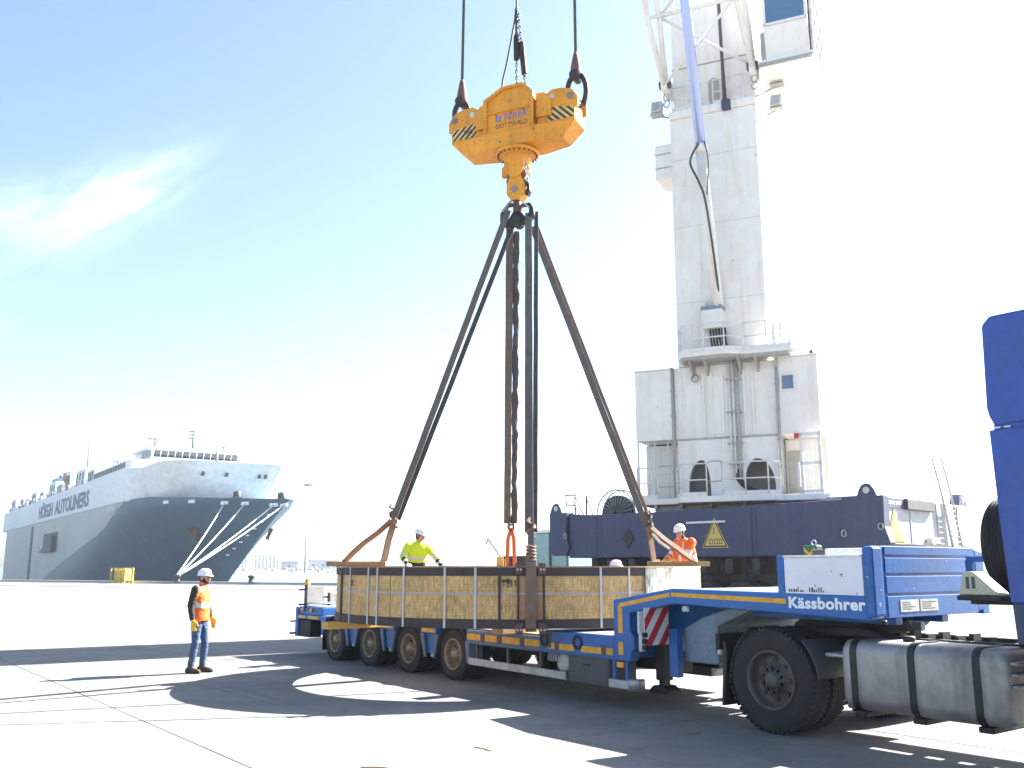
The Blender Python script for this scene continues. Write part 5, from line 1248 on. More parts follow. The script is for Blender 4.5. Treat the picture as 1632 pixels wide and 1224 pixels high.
m = MB(); pts = [VW @ Vector(p) for p in ((-.16,0,10.36),(-.26,-.02,10.46),(-.30,-.02,10.7),(-.22,0,11.1),(-.10,0,11.7),(-.03,0,12.2),(-.01,0,13.5),(0,.1,BOOM_TIP_Z))]
m.tube(smooth(pts), .02, 8); tag(m.build('power_cable', M['rope'], origin=tuple(pts[0])), 'dark power cable looping up from the top of the traverse', 'cable')

# ================================================================== HARBOUR CRANE
CK = Matrix.Translation((6.4,28,0)) @ Matrix.Rotation(rad(-25), 4, 'Z')
CB = CK.inverted() @ Matrix.Translation((5.2,27.5,0)) @ Matrix.Rotation(rad(-45), 4, 'Z')
cr = empty('harbour_crane', (6.4,28,0), -25, 'white mobile harbour crane tower and machine house on a navy blue chassis', 'crane')
def kp(mb, name, mat, parent=None, **k): return mb.build(name, M[mat], parent or cr, **k)
def bp_(mb, name, mat, parent=None, **k): mb.M = CB; return mb.build(name, M[mat], parent or cr, **k)
# ---- chassis (its own direction)
m = MB(); m.prism([(-4.75,2.05),(4.62,2.05),(4.62,3.47),(1.9,3.44),(1.4,3.40),(-3.2,3.38),(-4.0,3.40),(-4.75,3.46)], 0, 5.1); chs = bp_(m, 'chassis', 'navy', bevel=.03)
for x in (-3.6, .05, 2.05):
    m = MB(); m.box(x-.03,x+.03,-.012,.0,2.06,3.38); bp_(m, 'weld_seam', 'navy', chs)
m = MB(); m.box(-.05,1.95,-.02,-.0,2.06,3.39); bp_(m, 'side_plate', 'navy', chs, bevel=.005)
def end_plate(x0, x1, y0, y1, zt, lx):
    m = MB(); xm = (x0+x1)/2
    prof = [(x0,2.25),(x0+.15,2.12),(x1-.05,2.12),(x1+.10,2.35),(x1-.02,2.75),(x1,zt)] + [(lx+.26,zt),(lx+.20,zt+.16),(lx+.12,zt+.28),(lx,zt+.32),(lx-.12,zt+.28),(lx-.2,zt+.16),(lx-.26,zt)] + [(x0,zt)]
    m.prism(prof, y0, y1); o = bp_(m, 'end_plate', 'navy', bevel=.02)
    m = MB(); m.cyl((lx,y0-.006,zt+.14),(lx,y1+.006,zt+.14),.085,n=18); bp_(m, 'lifting_eye', 'plate', o); return o
end_plate(4.63,5.72,-.10,.25,3.52,5.30); end_plate(-5.50,-4.76,-.10,.25,3.50,-5.22)
end_plate(-5.50,-4.76,4.85,5.2,3.50,-5.22)
m = MB(); m.box(3.7,4.92,.9,8.35,2.36,3.62); eb = bp_(m, 'outrigger_box', 'end_grey', bevel=.03)
m = MB(); m.box(4.925,4.955,1.7,3.0,3.34,3.60); bp_(m, 'name_plate', 'navy', eb)
text('GHMK 50207', 'lettering', M['letter_white'], cr, (4.957,1.95,3.43), .14, '+x', extrude=.002, M=CB, width=.85)
m = MB(); m.box(4.925,5.05,3.0,4.9,3.32,3.62); bp_(m, 'hose_duct', 'boxgrey', eb, bevel=.02)
m = MB(); m.prism([(7.45,3.6),(8.2,3.6),(8.05,3.9),(7.9,4.0),(7.7,4.0),(7.55,3.9)], 4.5, 4.8, axis='x'); bp_(m, 'lifting_lug', 'navy', eb, bevel=.01)
m = MB(); m.cyl((4.49,7.82,3.82),(4.81,7.82,3.82),.09,n=16); bp_(m, 'lifting_eye', 'plate', eb)
for y in (1.9,3.4,5.3,6.9):
    m = MB(); m.box(4.922,4.94,y-.03,y+.03,2.40,3.58); bp_(m, 'weld_seam', 'end_grey', eb)
m = MB(); m.box(4.93,5.10,4.35,4.95,2.42,2.58); bp_(m, 'lamp_box', 'rail', eb, bevel=.02)
# ladder leaning on the end
m = MB()
for dy in (0,.72): m.tube([(5.10,5.9+dy,2.2),(5.05,5.55+dy,3.65),(5.0,5.10+dy,4.95)], .035, 8)
ld = bp_(m, 'ladder_rail', 'steel')
for k in range(9):
    u = k/8; m = MB(); y = 5.87-.28*u*1.15; z = 2.35+1.15*u*1.05; m.cyl((5.09-.03*u,y,z),(5.09-.03*u,y+.72,z),.022,n=6); bp_(m, 'ladder_rung', 'steel', ld)
# warning signs
def tri_sign(cx, cz, w, h, frame, name='warning_sign'):
    def Tn(s, d0, d1):
        c = cz + h*.36
        p = [(cx-w/2*s, c-h*.36*s-0), (cx+w/2*s, c-h*.36*s), (cx, c+h*.64*s)]
        q = MB()
        if frame == 'y': q.prism(p, d0, d1)
        else: q.prism(p, d0, d1, axis='x')
        return q
    sg = -1 if frame == 'y' else 1; base = -.021 if frame == 'y' else 4.926
    a = bp_(Tn(1.0, base, base+sg*.012), name, 'sign'); b = bp_(Tn(.93, base+sg*.0125, base+sg*.014), 'sign_border', 'print_black', a); bp_(Tn(.80, base+sg*.0145, base+sg*.016), 'sign_face', 'sign', a)
    y0 = base+sg*.0165
    rects = [(-.03+.0,.36,.02,.2),(-.18,.10,.12,.14),(-.02,.10,.12,.14),(.13,.10,.10,.14)]
    for (u, v, a1, b1) in rects:
        t = .018
        for q in ((u,v,a1,t),(u,v+b1-t,a1,t),(u,v,t,b1),(u+a1-t,v,t,b1)):
            k = MB(); lo, hi = min(y0,y0+sg*.002), max(y0,y0+sg*.002)
            if frame == 'y': k.box(cx+q[0],cx+q[0]+q[2],lo,hi,cz+q[1],cz+q[1]+q[3])
            else: k.box(lo,hi,cx+q[0],cx+q[0]+q[2],cz+q[1],cz+q[1]+q[3])
            bp_(k, 'sign_print', 'print_black', a)
tri_sign(.78, 2.30, .86, .84, 'y'); tri_sign(2.32, 2.38, 1.12, .95, 'x')
m = MB(); m.box(-.14,1.16,-.10,-.03,2.99,3.05); bp_(m, 'strip_lamp', 'rail', bevel=.01)
m = MB(); m.prism([(-2.55,2.62),(-2.32,2.92),(-2.09,2.62),(-2.32,2.32)], -.03,-.001); bp_(m, 'jacking_mark', 'black', chs)
for x, z in ((-4.80,2.75),(4.66,2.6),(5.62,2.75)):
    m = MB(); m.tube([(x+.06*math.cos(a*.52),-.13,z+.08*math.sin(a*.52)) for a in range(12)], .018, 6, closed=True); bp_(m, 'lashing_eye', 'steel')
# running gear
for i, x in enumerate((-4.1,-2.7,-1.3,.2,1.5,2.9,4.1)):
    m = MB(); m.box(x-.12,x+.12,.5,4.6,1.1,2.06); bp_(m, 'suspension', 'underside')
    for yy in (.05, .65, 4.0, 4.6):
        m = MB(); m.lathe([(.33,.04),(.36,0),(.58,.0),(.66,.03),(.70,.07),(.70,.36),(.66,.40),(.58,.43),(.36,.43),(.33,.38)], (x,yy,.70), 'y', 28); w = bp_(m, 'crane_tyre', 'rubber')
        m = MB(); m.lathe([(.34,.03),(.30,.06),(.16,.10),(.12,.0),(0,-.02)], (x,yy,.70), 'y', 20); bp_(m, 'crane_rim', 'rim_dark', w)
for k in range(9):
    x = -3.4+k*.85; m = MB(); m.tube([(x,.1,2.0),(x+.1,.0,1.7),(x+.35,-.02,1.6),(x+.5,.1,1.9)], .03, 6); bp_(m, 'hose', 'black')
    m = MB(); m.box(x+.2,x+.45,.0,.5,1.55,2.0); bp_(m, 'cylinder_block', 'darkmetal', bevel=.02)
# cable reel on top of the chassis
RCX, RCY, RCZ = -3.80, 1.3, 3.46
m = MB(); m.cyl((RCX,RCY,RCZ),(RCX,RCY+.22,RCZ),.62,n=36); rl = bp_(m, 'cable_reel', 'boxgrey')
m = MB(); m.tube([(RCX+.80*math.cos(a*.174),RCY-.04,RCZ+.80*math.sin(a*.174)) for a in range(36)], .022, 6, closed=True); m.tube([(RCX+.80*math.cos(a*.174),RCY+.26,RCZ+.80*math.sin(a*.174)) for a in range(36)], .022, 6, closed=True); bp_(m, 'reel_rim', 'steel', rl)
for k in range(28):
    a = k*2*math.pi/28; m = MB(); m.cyl((RCX+.1*math.cos(a),RCY-.05,RCZ+.1*math.sin(a)),(RCX+.80*math.cos(a),RCY-.04,RCZ+.80*math.sin(a)),.014,n=5); bp_(m, 'reel_spoke', 'steel', rl)
m = MB(); m.box(RCX-.1,RCX+.1,RCY+.3,RCY+.5,3.3,4.0); bp_(m, 'reel_stand', 'end_grey', rl)
m = MB()
for x in (-5.65,-5.25): m.cyl((x,.9,3.4),(x,.9,4.15),.025,n=6)
m.cyl((-5.7,.9,4.15),(-5.2,.9,4.15),.02,n=6); m.cyl((-5.7,.9,3.8),(-5.25,.9,3.8),.018,n=6); m.cyl((-5.25,.9,4.1),(-4.85,.9,3.4),.018,n=6); m.cyl((-5.25,.9,3.75),(-5.05,.9,3.4),.015,n=6)
m.cyl((-4.75,.9,3.4),(-4.75,.9,4.1),.028,n=6); m.cyl((-4.75,.9,4.0),(-4.45,.9,3.4),.015,n=6); bp_(m, 'access_rail', 'boxgrey')

# ---- slewing part
m = MB(); m.lathe([(0,3.25),(1.9,3.25),(1.95,3.3),(1.95,3.58),(1.9,3.62),(0,3.62)], (0,2.4,0), 'z', 40); kp(m, 'slewing_ring', 'underside')
m = MB(); m.prism([(-2.78,-.15),(-1.55,-.15),(-1.25,-.75),(1.35,-.75),(1.65,-.45),(2.95,-.45),(2.95,5.2),(-2.78,5.2)], 3.62, 3.80, axis='z'); kp(m, 'platform', 'crane', bevel=.02)
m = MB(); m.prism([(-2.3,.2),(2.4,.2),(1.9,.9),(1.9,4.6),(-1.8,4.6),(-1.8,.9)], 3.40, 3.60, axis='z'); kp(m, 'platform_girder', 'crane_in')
for x in (-2.2,-1.4,-.5,.5,1.4,2.3):
    m = MB(); m.box(x-.04,x+.04,-.1,5.0,3.50,3.62); kp(m, 'platform_rib', 'crane_in')
# lower storey: front wall with two arched openings
def arch(xa, xb, zs, flip):
    """outline of an opening from its left foot to its right foot; one side straight, other a quarter arch"""
    n = 8; w = xb-xa; ht = .92; pts = []
    for i in range(n+1):
        a = math.pi/2*i/n
        if flip: pts.append((xb - w*math.cos(a)*1.0, zs+ht*math.sin(a)**.9)) if False else pts.append((xa + w*(1-math.cos(a)), zs+ht*math.sin(a)))
        else: pts.append((xb - w*(1-math.sin(a)) if False else xa + w*math.sin(a)*1.0, zs+ht*math.cos(a)))
    return pts
def round_arch(xa, xb, zs, zt, k=.5):
    n = 12; c = xa+(xb-xa)*k; pts = [(xa,zs)]
    zk = zs+.25*(zt-zs)
    for i in range(n+1):
        a = math.pi*(1-i/n); r = (c-xa) if a > math.pi/2 else (xb-c)
        pts.append((c+r*math.cos(a), zk+(zt-zk)*math.sin(a)))
    return pts+[(xb,zs)]
outl = [(-1.48,3.80)]+round_arch(-1.17,-.50,3.82,4.94,.62)+round_arch(.50,1.40,3.82,4.92,.42)+[(1.52,3.80),(1.52,5.56),(-1.48,5.56)]
m = MB(); m.prism(outl, .02, .14); lw = kp(m, 'front_wall', 'crane')
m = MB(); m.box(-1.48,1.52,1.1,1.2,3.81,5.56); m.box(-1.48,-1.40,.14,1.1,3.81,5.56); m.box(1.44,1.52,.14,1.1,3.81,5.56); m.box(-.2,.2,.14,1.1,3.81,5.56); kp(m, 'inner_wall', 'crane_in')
m = MB(); m.box(-2.76,-1.50,.95,4.9,3.81,5.55); m.box(1.54,2.74,1.25,1.35,3.81,5.56); m.box(-1.5,2.7,1.4,4.9,3.81,5.56); kp(m, 'rear_house', 'crane')
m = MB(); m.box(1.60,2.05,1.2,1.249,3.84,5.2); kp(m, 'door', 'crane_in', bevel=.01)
for k in range(5):
    m = MB(); m.box(2.752,2.80,1.0+k*.78,1.0+k*.78+.72,3.86,5.50); lv = kp(m, 'louvre_panel', 'crane', bevel=.01)
    for q in range(10):
        m = MB(); m.box(2.801,2.815,1.04+k*.78,1.04+k*.78+.64,4.0+q*.145,4.06+q*.145); kp(m, 'louvre_slat', 'crane_in', lv)
# left bay: posts and ladder
for x in (-2.74,-2.42):
    m = MB(); m.cyl((x,.05,3.8),(x,.05,5.58),.035,n=8); kp(m, 'bay_post', 'rail')
m = MB()
for x in (-2.22,-1.80): m.cyl((x,.1,3.8),(x,.1,5.58),.028,n=6)
ld = kp(m, 'ladder', 'rail')
for k in range(6):
    m = MB(); m.cyl((-2.22,.1,4.0+k*.28),(-1.80,.1,4.0+k*.28),.016,n=6); kp(m, 'ladder_rung', 'rail', ld)
# right cage door
m = MB()
for x in (2.22,2.74): m.box(x-.04,x+.04,-.42,-.36,3.80,5.55)
for z in (3.82,4.62,5.45): m.box(2.18,2.78,-.42,-.36,z,z+.09)
cg = kp(m, 'cage_frame', 'rail', bevel=.005)
m = MB()
for k in range(8): x = 2.28+k*.058; m.box(x,x+.012,-.40,-.385,3.9,5.45)
for k in range(24): z = 3.92+k*.064; m.box(2.26,2.70,-.384,-.375,z,z+.010)
kp(m, 'mesh_panel', 'rail', cg)
m = MB(); m.box(2.10,2.16,-.44,-.36,4.0,4.75); m.box(2.10,2.22,-.44,-.36,4.70,4.75); kp(m, 'gate_handle', 'rail', cg)
# upper storey
m = MB(); m.box(-2.78,-1.58,-.02,3.2,5.60,7.80); kp(m, 'left_house', 'crane', bevel=.02)
m = MB(); m.box(-1.54,1.56,.06,4.9,5.58,7.84); kp(m, 'machine_house', 'crane', bevel=.01)
rh = MB(); rh.box(1.62,2.76,-.02,3.2,5.57,7.87); rho = kp(rh, 'right_house', 'crane', bevel=.02)
m = MB(); m.box(-2.82,-1.55,-.05,3.25,7.80,7.84); kp(m, 'roof_sheet', 'crane', bevel=.01)
m = MB(); m.box(1.60,2.80,-.05,3.25,7.87,7.91); kp(m, 'roof_sheet', 'crane', bevel=.01)
m = MB(); m.box(-1.50,1.55,.0,.06,5.545,5.60); kp(m, 'floor_joint', 'crane_in')
for x in (-.62,-.38,.05,.10,.62,.86):
    m = MB(); m.box(x-.035,x+.035,.0,.06,5.62,7.6); kp(m, 'wall_rib', 'crane', bevel=.006)
m = MB(); m.box(-.50,.0,.03,.062,5.7,7.5); kp(m, 'wall_panel', 'crane', bevel=.01)
for x in (-1.57,1.59):
    m = MB(); m.cyl((x,-.03,3.85),(x,-.03,7.85),.045,n=8); pp = kp(m, 'drain_pipe', 'crane_in')
    for z in (4.6,5.4,6.3,7.1):
        m = MB(); m.box(x-.06,x+.06,-.09,.06,z,z+.05); kp(m, 'pipe_clip', 'crane_in', pp)
for x in (.18,.30,.42):
    m = MB(); m.cyl((x,-.06,4.3),(x,-.06,7.9),.032 if x < .4 else .05,n=8); kp(m, 'riser_pipe', 'rail' if x < .4 else 'crane_in')
for z in (4.75,5.35,6.3,7.3):
    m = MB(); m.box(.08,.52,-.12,.06,z,z+.05); kp(m, 'pipe_bracket', 'crane_in')
for k in range(4):
    m = MB(); x = .30+.05*k; m.tube([(x,-.06,4.6),(x,-.08,4.3),(x+.15,-.12,4.1),(x+.4+.05*k,-.15,3.92),(x+.7,-.1,3.84)], .025, 8); kp(m, 'cable', 'black')
m = MB(); m.lathe([(.10,0),(.13,.02),(.13,.06),(.09,.08)], (-.85,-.05,7.45), 'y', 14); kp(m, 'floodlight', 'steel')
# window in the right house
m = MB(); m.box(1.66,2.14,-.05,-.021,6.83,7.39); wf = kp(m, 'window_frame', 'rail', bevel=.008)
m = MB(); m.box(1.74,2.06,-.056,-.051,6.91,7.31); kp(m, 'pane', 'glass_blue', wf)
m = MB(); m.box(2.0,2.16,-.12,-.03,5.42,5.57); kp(m, 'warning_lamp', 'red', bevel=.01)
m = MB(); m.cyl((2.72,.0,7.9),(3.25,.3,6.85),.012,n=5); kp(m, 'stay_wire', 'crane_in'); m = MB(); m.cyl((2.6,.1,7.9),(2.6,.1,8.02),.06,n=8); kp(m, 'roof_vent', 'darkmetal')
# railings
def railing(path, z, h=.95, name='railing', posts=None, mids=(.5,), r=.022):
    m = MB(); P = [Vector((a,b,z)) for a,b in path]
    for i in range(len(P)-1):
        a, b = P[i], P[i+1]; L = (b-a).length; n = max(1, round(L/.62))
        for hh in (h,)+tuple(h*q for q in mids): m.cyl(a+Vector((0,0,hh)), b+Vector((0,0,hh)), r, n=6)
        for k in range(n+1): q = a.lerp(b,k/n); m.cyl(q, q+Vector((0,0,h)), r, n=6)
        dlt = (b-a).normalized(); nn = Vector((-dlt.y,dlt.x,0))*.012
        m.add([a+nn,b+nn,b+nn+Vector((0,0,.12)),a+nn+Vector((0,0,.12)),a-nn,b-nn,b-nn+Vector((0,0,.12)),a-nn+Vector((0,0,.12))], [(0,1,2,3),(7,6,5,4),(3,2,6,7),(0,3,7,4),(1,5,6,2)])
    return kp(m, name, 'rail')
railing([(-2.74,-.12),(-2.1,-.12)], 3.80); railing([(-1.5,-.12),(-1.22,-.70),(-.45,-.72)], 3.80); railing([(.02,-.72),(1.32,-.72),(1.62,-.42)], 3.80)
m = MB(); m.tube(smooth([Vector(p) for p in ((-.40,-.72,4.75),(-.32,-.72,4.80),(-.06,-.72,4.80),(-.0,-.72,4.72),(-.0,-.72,4.28),(-.08,-.72,4.22),(-.40,-.72,4.22))],4), .018, 6); m.tube(smooth([Vector(p) for p in ((-2.05,-.12,4.72),(-1.98,-.12,4.78),(-1.6,-.12,4.78),(-1.53,-.12,4.7),(-1.53,-.12,4.22),(-1.6,-.12,4.16),(-2.05,-.12,4.16))],4), .018, 6); kp(m, 'gate_hoop', 'crane_in')
m = MB(); m.prism([(-1.30,.1),(-1.30,-.25),(-1.05,-.75),(.25,-.80),(.75,-.45),(2.1,-.45),(2.2,-.30),(2.2,.1)], 7.98, 8.10, axis='z'); kp(m, 'upper_platform', 'crane', bevel=.015)
m = MB(); m.prism([(-1.2,.1),(-1.2,-.2),(-1.0,-.65),(.2,-.7),(.7,-.4),(2.0,-.4),(2.05,.1)], 7.90, 7.975, axis='z'); kp(m, 'platform_girder', 'crane_in')
railing([(-1.27,.05),(-1.27,-.24),(-1.03,-.72),(.24,-.77),(.74,-.42),(2.08,-.42),(2.17,-.28),(2.17,.9)], 8.10, .85)
for x in (-.9,-.45,.55,1.05,1.6):
    m = MB(); m.prism([(x-.05,7.9),(x+.05,7.9),(x+.05,7.60),(x-.05,7.60)], -.0,.06); m.prism([(-.55,7.9),(.05,7.9),(.05,7.5)], x-.03, x+.03, axis='x'); kp(m, 'bracket', 'crane_in')
# ---- tower
tw = MB(); tw.box(-1.40,1.38,.10,2.70,7.86,16.15); two = kp(tw, 'tower', 'crane', bevel=.03)
m = MB(); m.prism([(-1.42,16.15),(1.40,16.15),(1.40,16.42),(-1.42,16.42)], .02, 2.75); kp(m, 'tower_ledge', 'crane', bevel=.06, seg=3)
m = MB(); m.box(-1.34,1.32,.42,2.6,16.42,24.0); kp(m, 'tower_head', 'crane', bevel=.03)
for z in (9.9,12.4,14.7):
    m = MB(); m.box(-1.405,1.385,.094,.0985,z,z+.008); kp(m, 'weld_seam', 'crane_in', two)
m = MB(); m.box(-1.36,1.34,.40,.418,18.05,18.09); kp(m, 'weld_seam', 'crane_in')
def slot(xc, z0, z1, w, y, name, mat, parent=None):
    r = w/2; pts = [(xc+r*math.cos(rad(a)), z1-r+r*math.sin(rad(a))) for a in range(0,181,20)]+[(xc+r*math.cos(rad(a)), z0+r+r*math.sin(rad(a))) for a in range(180,361,20)]
    q = MB(); q.prism(pts, y-.02, y); return kp(q, name, mat, parent)
so = slot(.03,16.48,17.55,.46,.42,'hatch_rim','crane'); slot(.03,16.54,17.49,.36,.40,'hatch_door','crane_in',so)
railing([(-1.30,.12),(-.35,.12)], 16.42, .85, mids=(.5,)); railing([(.05,.12),(1.02,.12)], 16.42, .85)
m = MB(); m.box(.34,.62,-.10,.14,16.10,16.42); kp(m, 'cable_drive', 'navy', bevel=.03)
m = MB(); m.tube([(.42,0,16.4),(.40,.05,18),(.36,.1,20),(.33,.1,24)], .045, 8); m.tube([(.49,0,16.4),(.44,.05,18),(.40,.1,20),(.38,.1,24)], .025, 6); kp(m, 'cable', 'boxgrey')
m = MB(); m.box(-1.98,-1.42,.3,1.4,14.25,15.45); bx = kp(m, 'side_box', 'crane', bevel=.02)
for z in (14.62,15.1):
    m = MB(); m.box(-2.0,-1.42,.28,.299,z,z+.03); kp(m, 'box_seam', 'crane_in', bx)
for x, z, y in ((-1.85,16.55,.3),(2.05,16.75,.3),(1.95,16.1,.6)):
    m = MB(); m.prism([(x-.18,z),(x+.16,z),(x+.20,z+.36),(x-.14,z+.38)], y-.22, y+.05); fl = kp(m, 'floodlight', 'plate', bevel=.02)
    m = MB(); m.box(x-.12,x+.12,y-.235,y-.222,z+.06,z+.32); kp(m, 'lamp_glass', 'steel', fl)
    m = MB(); m.cyl((x,y,z-.06),(1.3 if x > 0 else -1.3,y+.3,z-.12),.03,n=6); m.box(x-.2,x+.2,y-.2,y+.1,z-.08,z-.03); kp(m, 'lamp_arm', 'crane_in', fl)
m = MB(); m.box(-.50,.12,-.30,.10,8.92,9.55); jb_ = kp(m, 'junction_box', 'crane', bevel=.02)
m = MB(); m.box(-.52,.14,-.32,.10,9.50,9.62); kp(m, 'box_lid', 'pale_blue', jb_, bevel=.01)
for k in range(6):
    x = -.30+k*.09; m = MB(); m.tube(smooth([Vector(p) for p in ((x,-.1,8.93),(x+.02,-.15,8.6),(x+.06,-.2,8.35),(x+.12*(k % 3),-.1,8.12))],4), .032, 8); kp(m, 'hydraulic_hose', 'black')
m = MB(); m.cyl((1.72,.4,8.1),(1.72,.4,11.9),.012,n=5); m.cyl((1.62,.4,11.0),(1.82,.4,11.0),.01,n=5); kp(m, 'aerial', 'crane_in')
for x0 in (1.55, 1.75):
    m = MB(); m.box(x0,x0+.12,-.3,-.2,8.12,9.0); kp(m, 'stanchion', 'rail')
# ---- luffing cylinder, leaning forward
A = Vector((-.02,-.15,9.6)); B_ = Vector((-.11,-1.2,14.4)); C_ = Vector((-.27,-3.3,24.0))
m = MB(); m.cyl(A, B_, .17, n=24); m.cyl(B_-(B_-A).normalized()*.15, B_+(B_-A).normalized()*.1, .20, n=24); kp(m, 'cylinder_barrel', 'crane')
m = MB(); m.cyl(B_, C_, .155, n=24); kp(m, 'cylinder_rod', 'chrome')
m = MB(); m.tube(smooth([B_+Vector((-.02,-.22,.05)), B_+Vector((-.30,-.2,-.5)), B_+Vector((-.05,-.25,-1.2)), Vector((.0,-1.3,12.5)), Vector((.06,-.5,10.4)), Vector((.02,-.2,9.6))],6), .035, 8); kp(m, 'cylinder_hose', 'rope')
m = MB(); m.tube(smooth([B_+Vector((.15,-.15,.1)), B_+Vector((.25,-.2,-.6)), B_+Vector((.15,-.1,-1.6))],6), .02, 6); kp(m, 'cylinder_hose', 'rope')
m = MB(); m.box(-.38,.02,-.30,.12,9.62,9.75); kp(m, 'cylinder_foot', 'crane_in')
# ---- boom
TIP = Vector((-.70,-13.3,BOOM_TIP_Z)); ROOT = Vector((0,-.25,17.25)); ax = (TIP-ROOT).normalized()
side_v = Vector((1,0,0)); perp = ax.cross(side_v).normalized()
if perp.z < 0: perp = -perp
def bpnt(u, s, d):
    w = 1.42*(1-u)+.9*u; dp = (.15 if u < .01 else (.8 if u < .85 else .5))
    return ROOT.lerp(TIP, u)+side_v*(s*w)+perp*(d*dp)
NB = 12; m = MB()
for s in (-1,1):
    for d in (-1,1): m.tube([bpnt(k/NB,s,d) for k in range(NB+1)], .095, 10)
bm_ = kp(m, 'boom_chords', 'crane')
for k in range(NB):
    for s in (-1,1):
        m = MB(); a, b = ((-1,1) if k % 2 else (1,-1)); m.cyl(bpnt(k/NB,s,a), bpnt((k+1)/NB,s,b), .045, n=6); m.cyl(bpnt((k+1)/NB,s,-1), bpnt((k+1)/NB,s,1), .04, n=6); kp(m, 'boom_brace', 'crane', bm_)
    for d in (-1,1):
        m = MB(); a = 1 if (k+(d > 0)) % 2 else -1; m.cyl(bpnt(k/NB,a,d), bpnt((k+1)/NB,-a,d), .05, n=6); m.cyl(bpnt((k+1)/NB,-1,d), bpnt((k+1)/NB,1,d), .045, n=6); kp(m, 'boom_brace', 'crane', bm_)
for s in (-1,1):
    m = MB(); x = s*1.42; m.prism([(-.45,17.0),(.45,17.0),(.45,17.6),(-.15,17.55),(-.45,17.4)], x-.10, x+.10, axis='x'); hg = kp(m, 'hinge_lug', 'crane', bevel=.03)
    m = MB(); m.cyl((x-.18,-.25,17.25),(x+.18,-.25,17.25),.14,n=18); kp(m, 'hinge_pin', 'boxgrey', hg)
    for dz in (-.35,-.6):
        m = MB(); m.tube([(x+.1*math.cos(a*.6),-.1,17.25+dz+.12*math.sin(a*.6)) for a in range(10)], .025, 6, closed=True); kp(m, 'hose_loop', 'crane_in', hg)
    m = MB(); m.lathe([(.0,-.06),(.42,-.06),(.45,-.03),(.40,0),(.45,.03),(.42,.06),(0,.06)], (-.7+s*1.0,-13.3,BOOM_TIP_Z), 'x', 24); kp(m, 'tip_sheave', 'darkmetal')
# ---- operator's cab
m = MB(Matrix.Translation((.30,.5,-.36))); m.box(1.40,3.05,-1.5,1.2,17.15,17.32); cf = kp(m, 'cab_floor', 'crane', bevel=.02)
m = MB(Matrix.Translation((.30,.5,-.36))); m.box(1.42,3.0,-1.56,-1.50,17.10,17.20); m.cyl((1.45,-1.6,17.06),(3.0,-1.6,17.06),.03,n=6); kp(m, 'cab_floor_edge', 'crane_in', cf)
m = MB(Matrix.Translation((.30,.5,-.36))); m.prism([(-1.25,17.33),(1.1,17.33),(1.1,20.3),(-1.5,20.3),(-1.5,18.4)], 1.62, 2.92, axis='x'); cbx = kp(m, 'operator_cab', 'crane', bevel=.03)
m = MB(Matrix.Translation((.30,.5,-.36))); m.prism([(-1.515,18.50),(-1.515,20.2),(-1.50,20.2),(-1.50,18.50)], 1.70, 2.84, axis='x'); kp(m, 'cab_window', 'glass_blue', cbx)
m = MB(Matrix.Translation((.30,.5,-.36)))
for q in ((1.62,1.70,18.4,20.25),(2.84,2.92,18.4,20.25),(1.62,2.92,18.40,18.49)): m.box(q[0],q[1],-1.535,-1.50,q[2],q[3])
kp(m, 'cab_window_frame', 'rail', cbx, bevel=.005)
m = MB(Matrix.Translation((.30,.5,-.36)))
for y in (-1.4,-.6,.2,1.0): m.box(3.02,3.08,y-.04,y+.04,17.3,19.6)
for z in (17.35,18.0,18.7,19.5): m.box(3.02,3.08,-1.42,1.02,z,z+.09)
kp(m, 'cab_side_frame', 'rail', bevel=.006)
m = MB(Matrix.Translation((.30,.5,-.36))); m.box(2.96,3.015,-1.3,1.0,17.45,19.5); kp(m, 'cab_side_panel', 'steel')
m = MB(Matrix.Translation((.30,.5,-.36))); m.box(1.40,1.60,-.9,.9,17.6,18.6); kp(m, 'cab_bracket', 'crane_in', bevel=.02)
# ---- counterweight behind, unseen from here but part of the machine
m = MB(); m.box(-2.6,2.6,4.92,6.6,4.2,7.2); kp(m, 'counterweight', 'crane', bevel=.05)

# yard vehicle behind the left end of the chassis
yv = empty('yard_loader', (2.05,37.5,0), -45, 'dark yard loader with teal glass cab behind the crane chassis', 'loader')
m = MB(); m.box(-2.4,2.2,-1.1,1.1,.8,1.75); m.box(-2.4,-1.0,-1.1,1.1,1.75,2.2); m.build('body', M['underside'], yv, .06)
m = MB(); m.box(-.8,1.0,-.9,.9,1.76,3.05); m.build('cab_glass', M['glass_teal'], yv, .03)
m = MB(); m.box(-.86,1.06,-.95,.95,3.06,3.2); m.build('cab_roof', M['crane'], yv, .05)
for sx in (-.84, .1, 1.0):
    for sy in (-.92,.92): m = MB(); m.box(sx-.04,sx+.04,sy-.04,sy+.04,1.76,3.06); m.build('cab_pillar', M['boxgrey'], yv)
for sx in (-1.5,1.4):
    for sy in (-1.35,1.0): m = MB(); m.lathe([(.0,0),(.3,.02),(.5,0),(.62,.06),(.62,.32),(.5,.36),(0,.34)], (sx,sy,.62), 'y', 24); m.build('wheel', M['rubber'], yv)
m = MB(); m.tube([(-2.2,-.9,1.75),(-3.4,-.9,2.9),(-3.6,-.8,2.7)], .03, 6); m.build('arm', M['boxgrey'], yv)

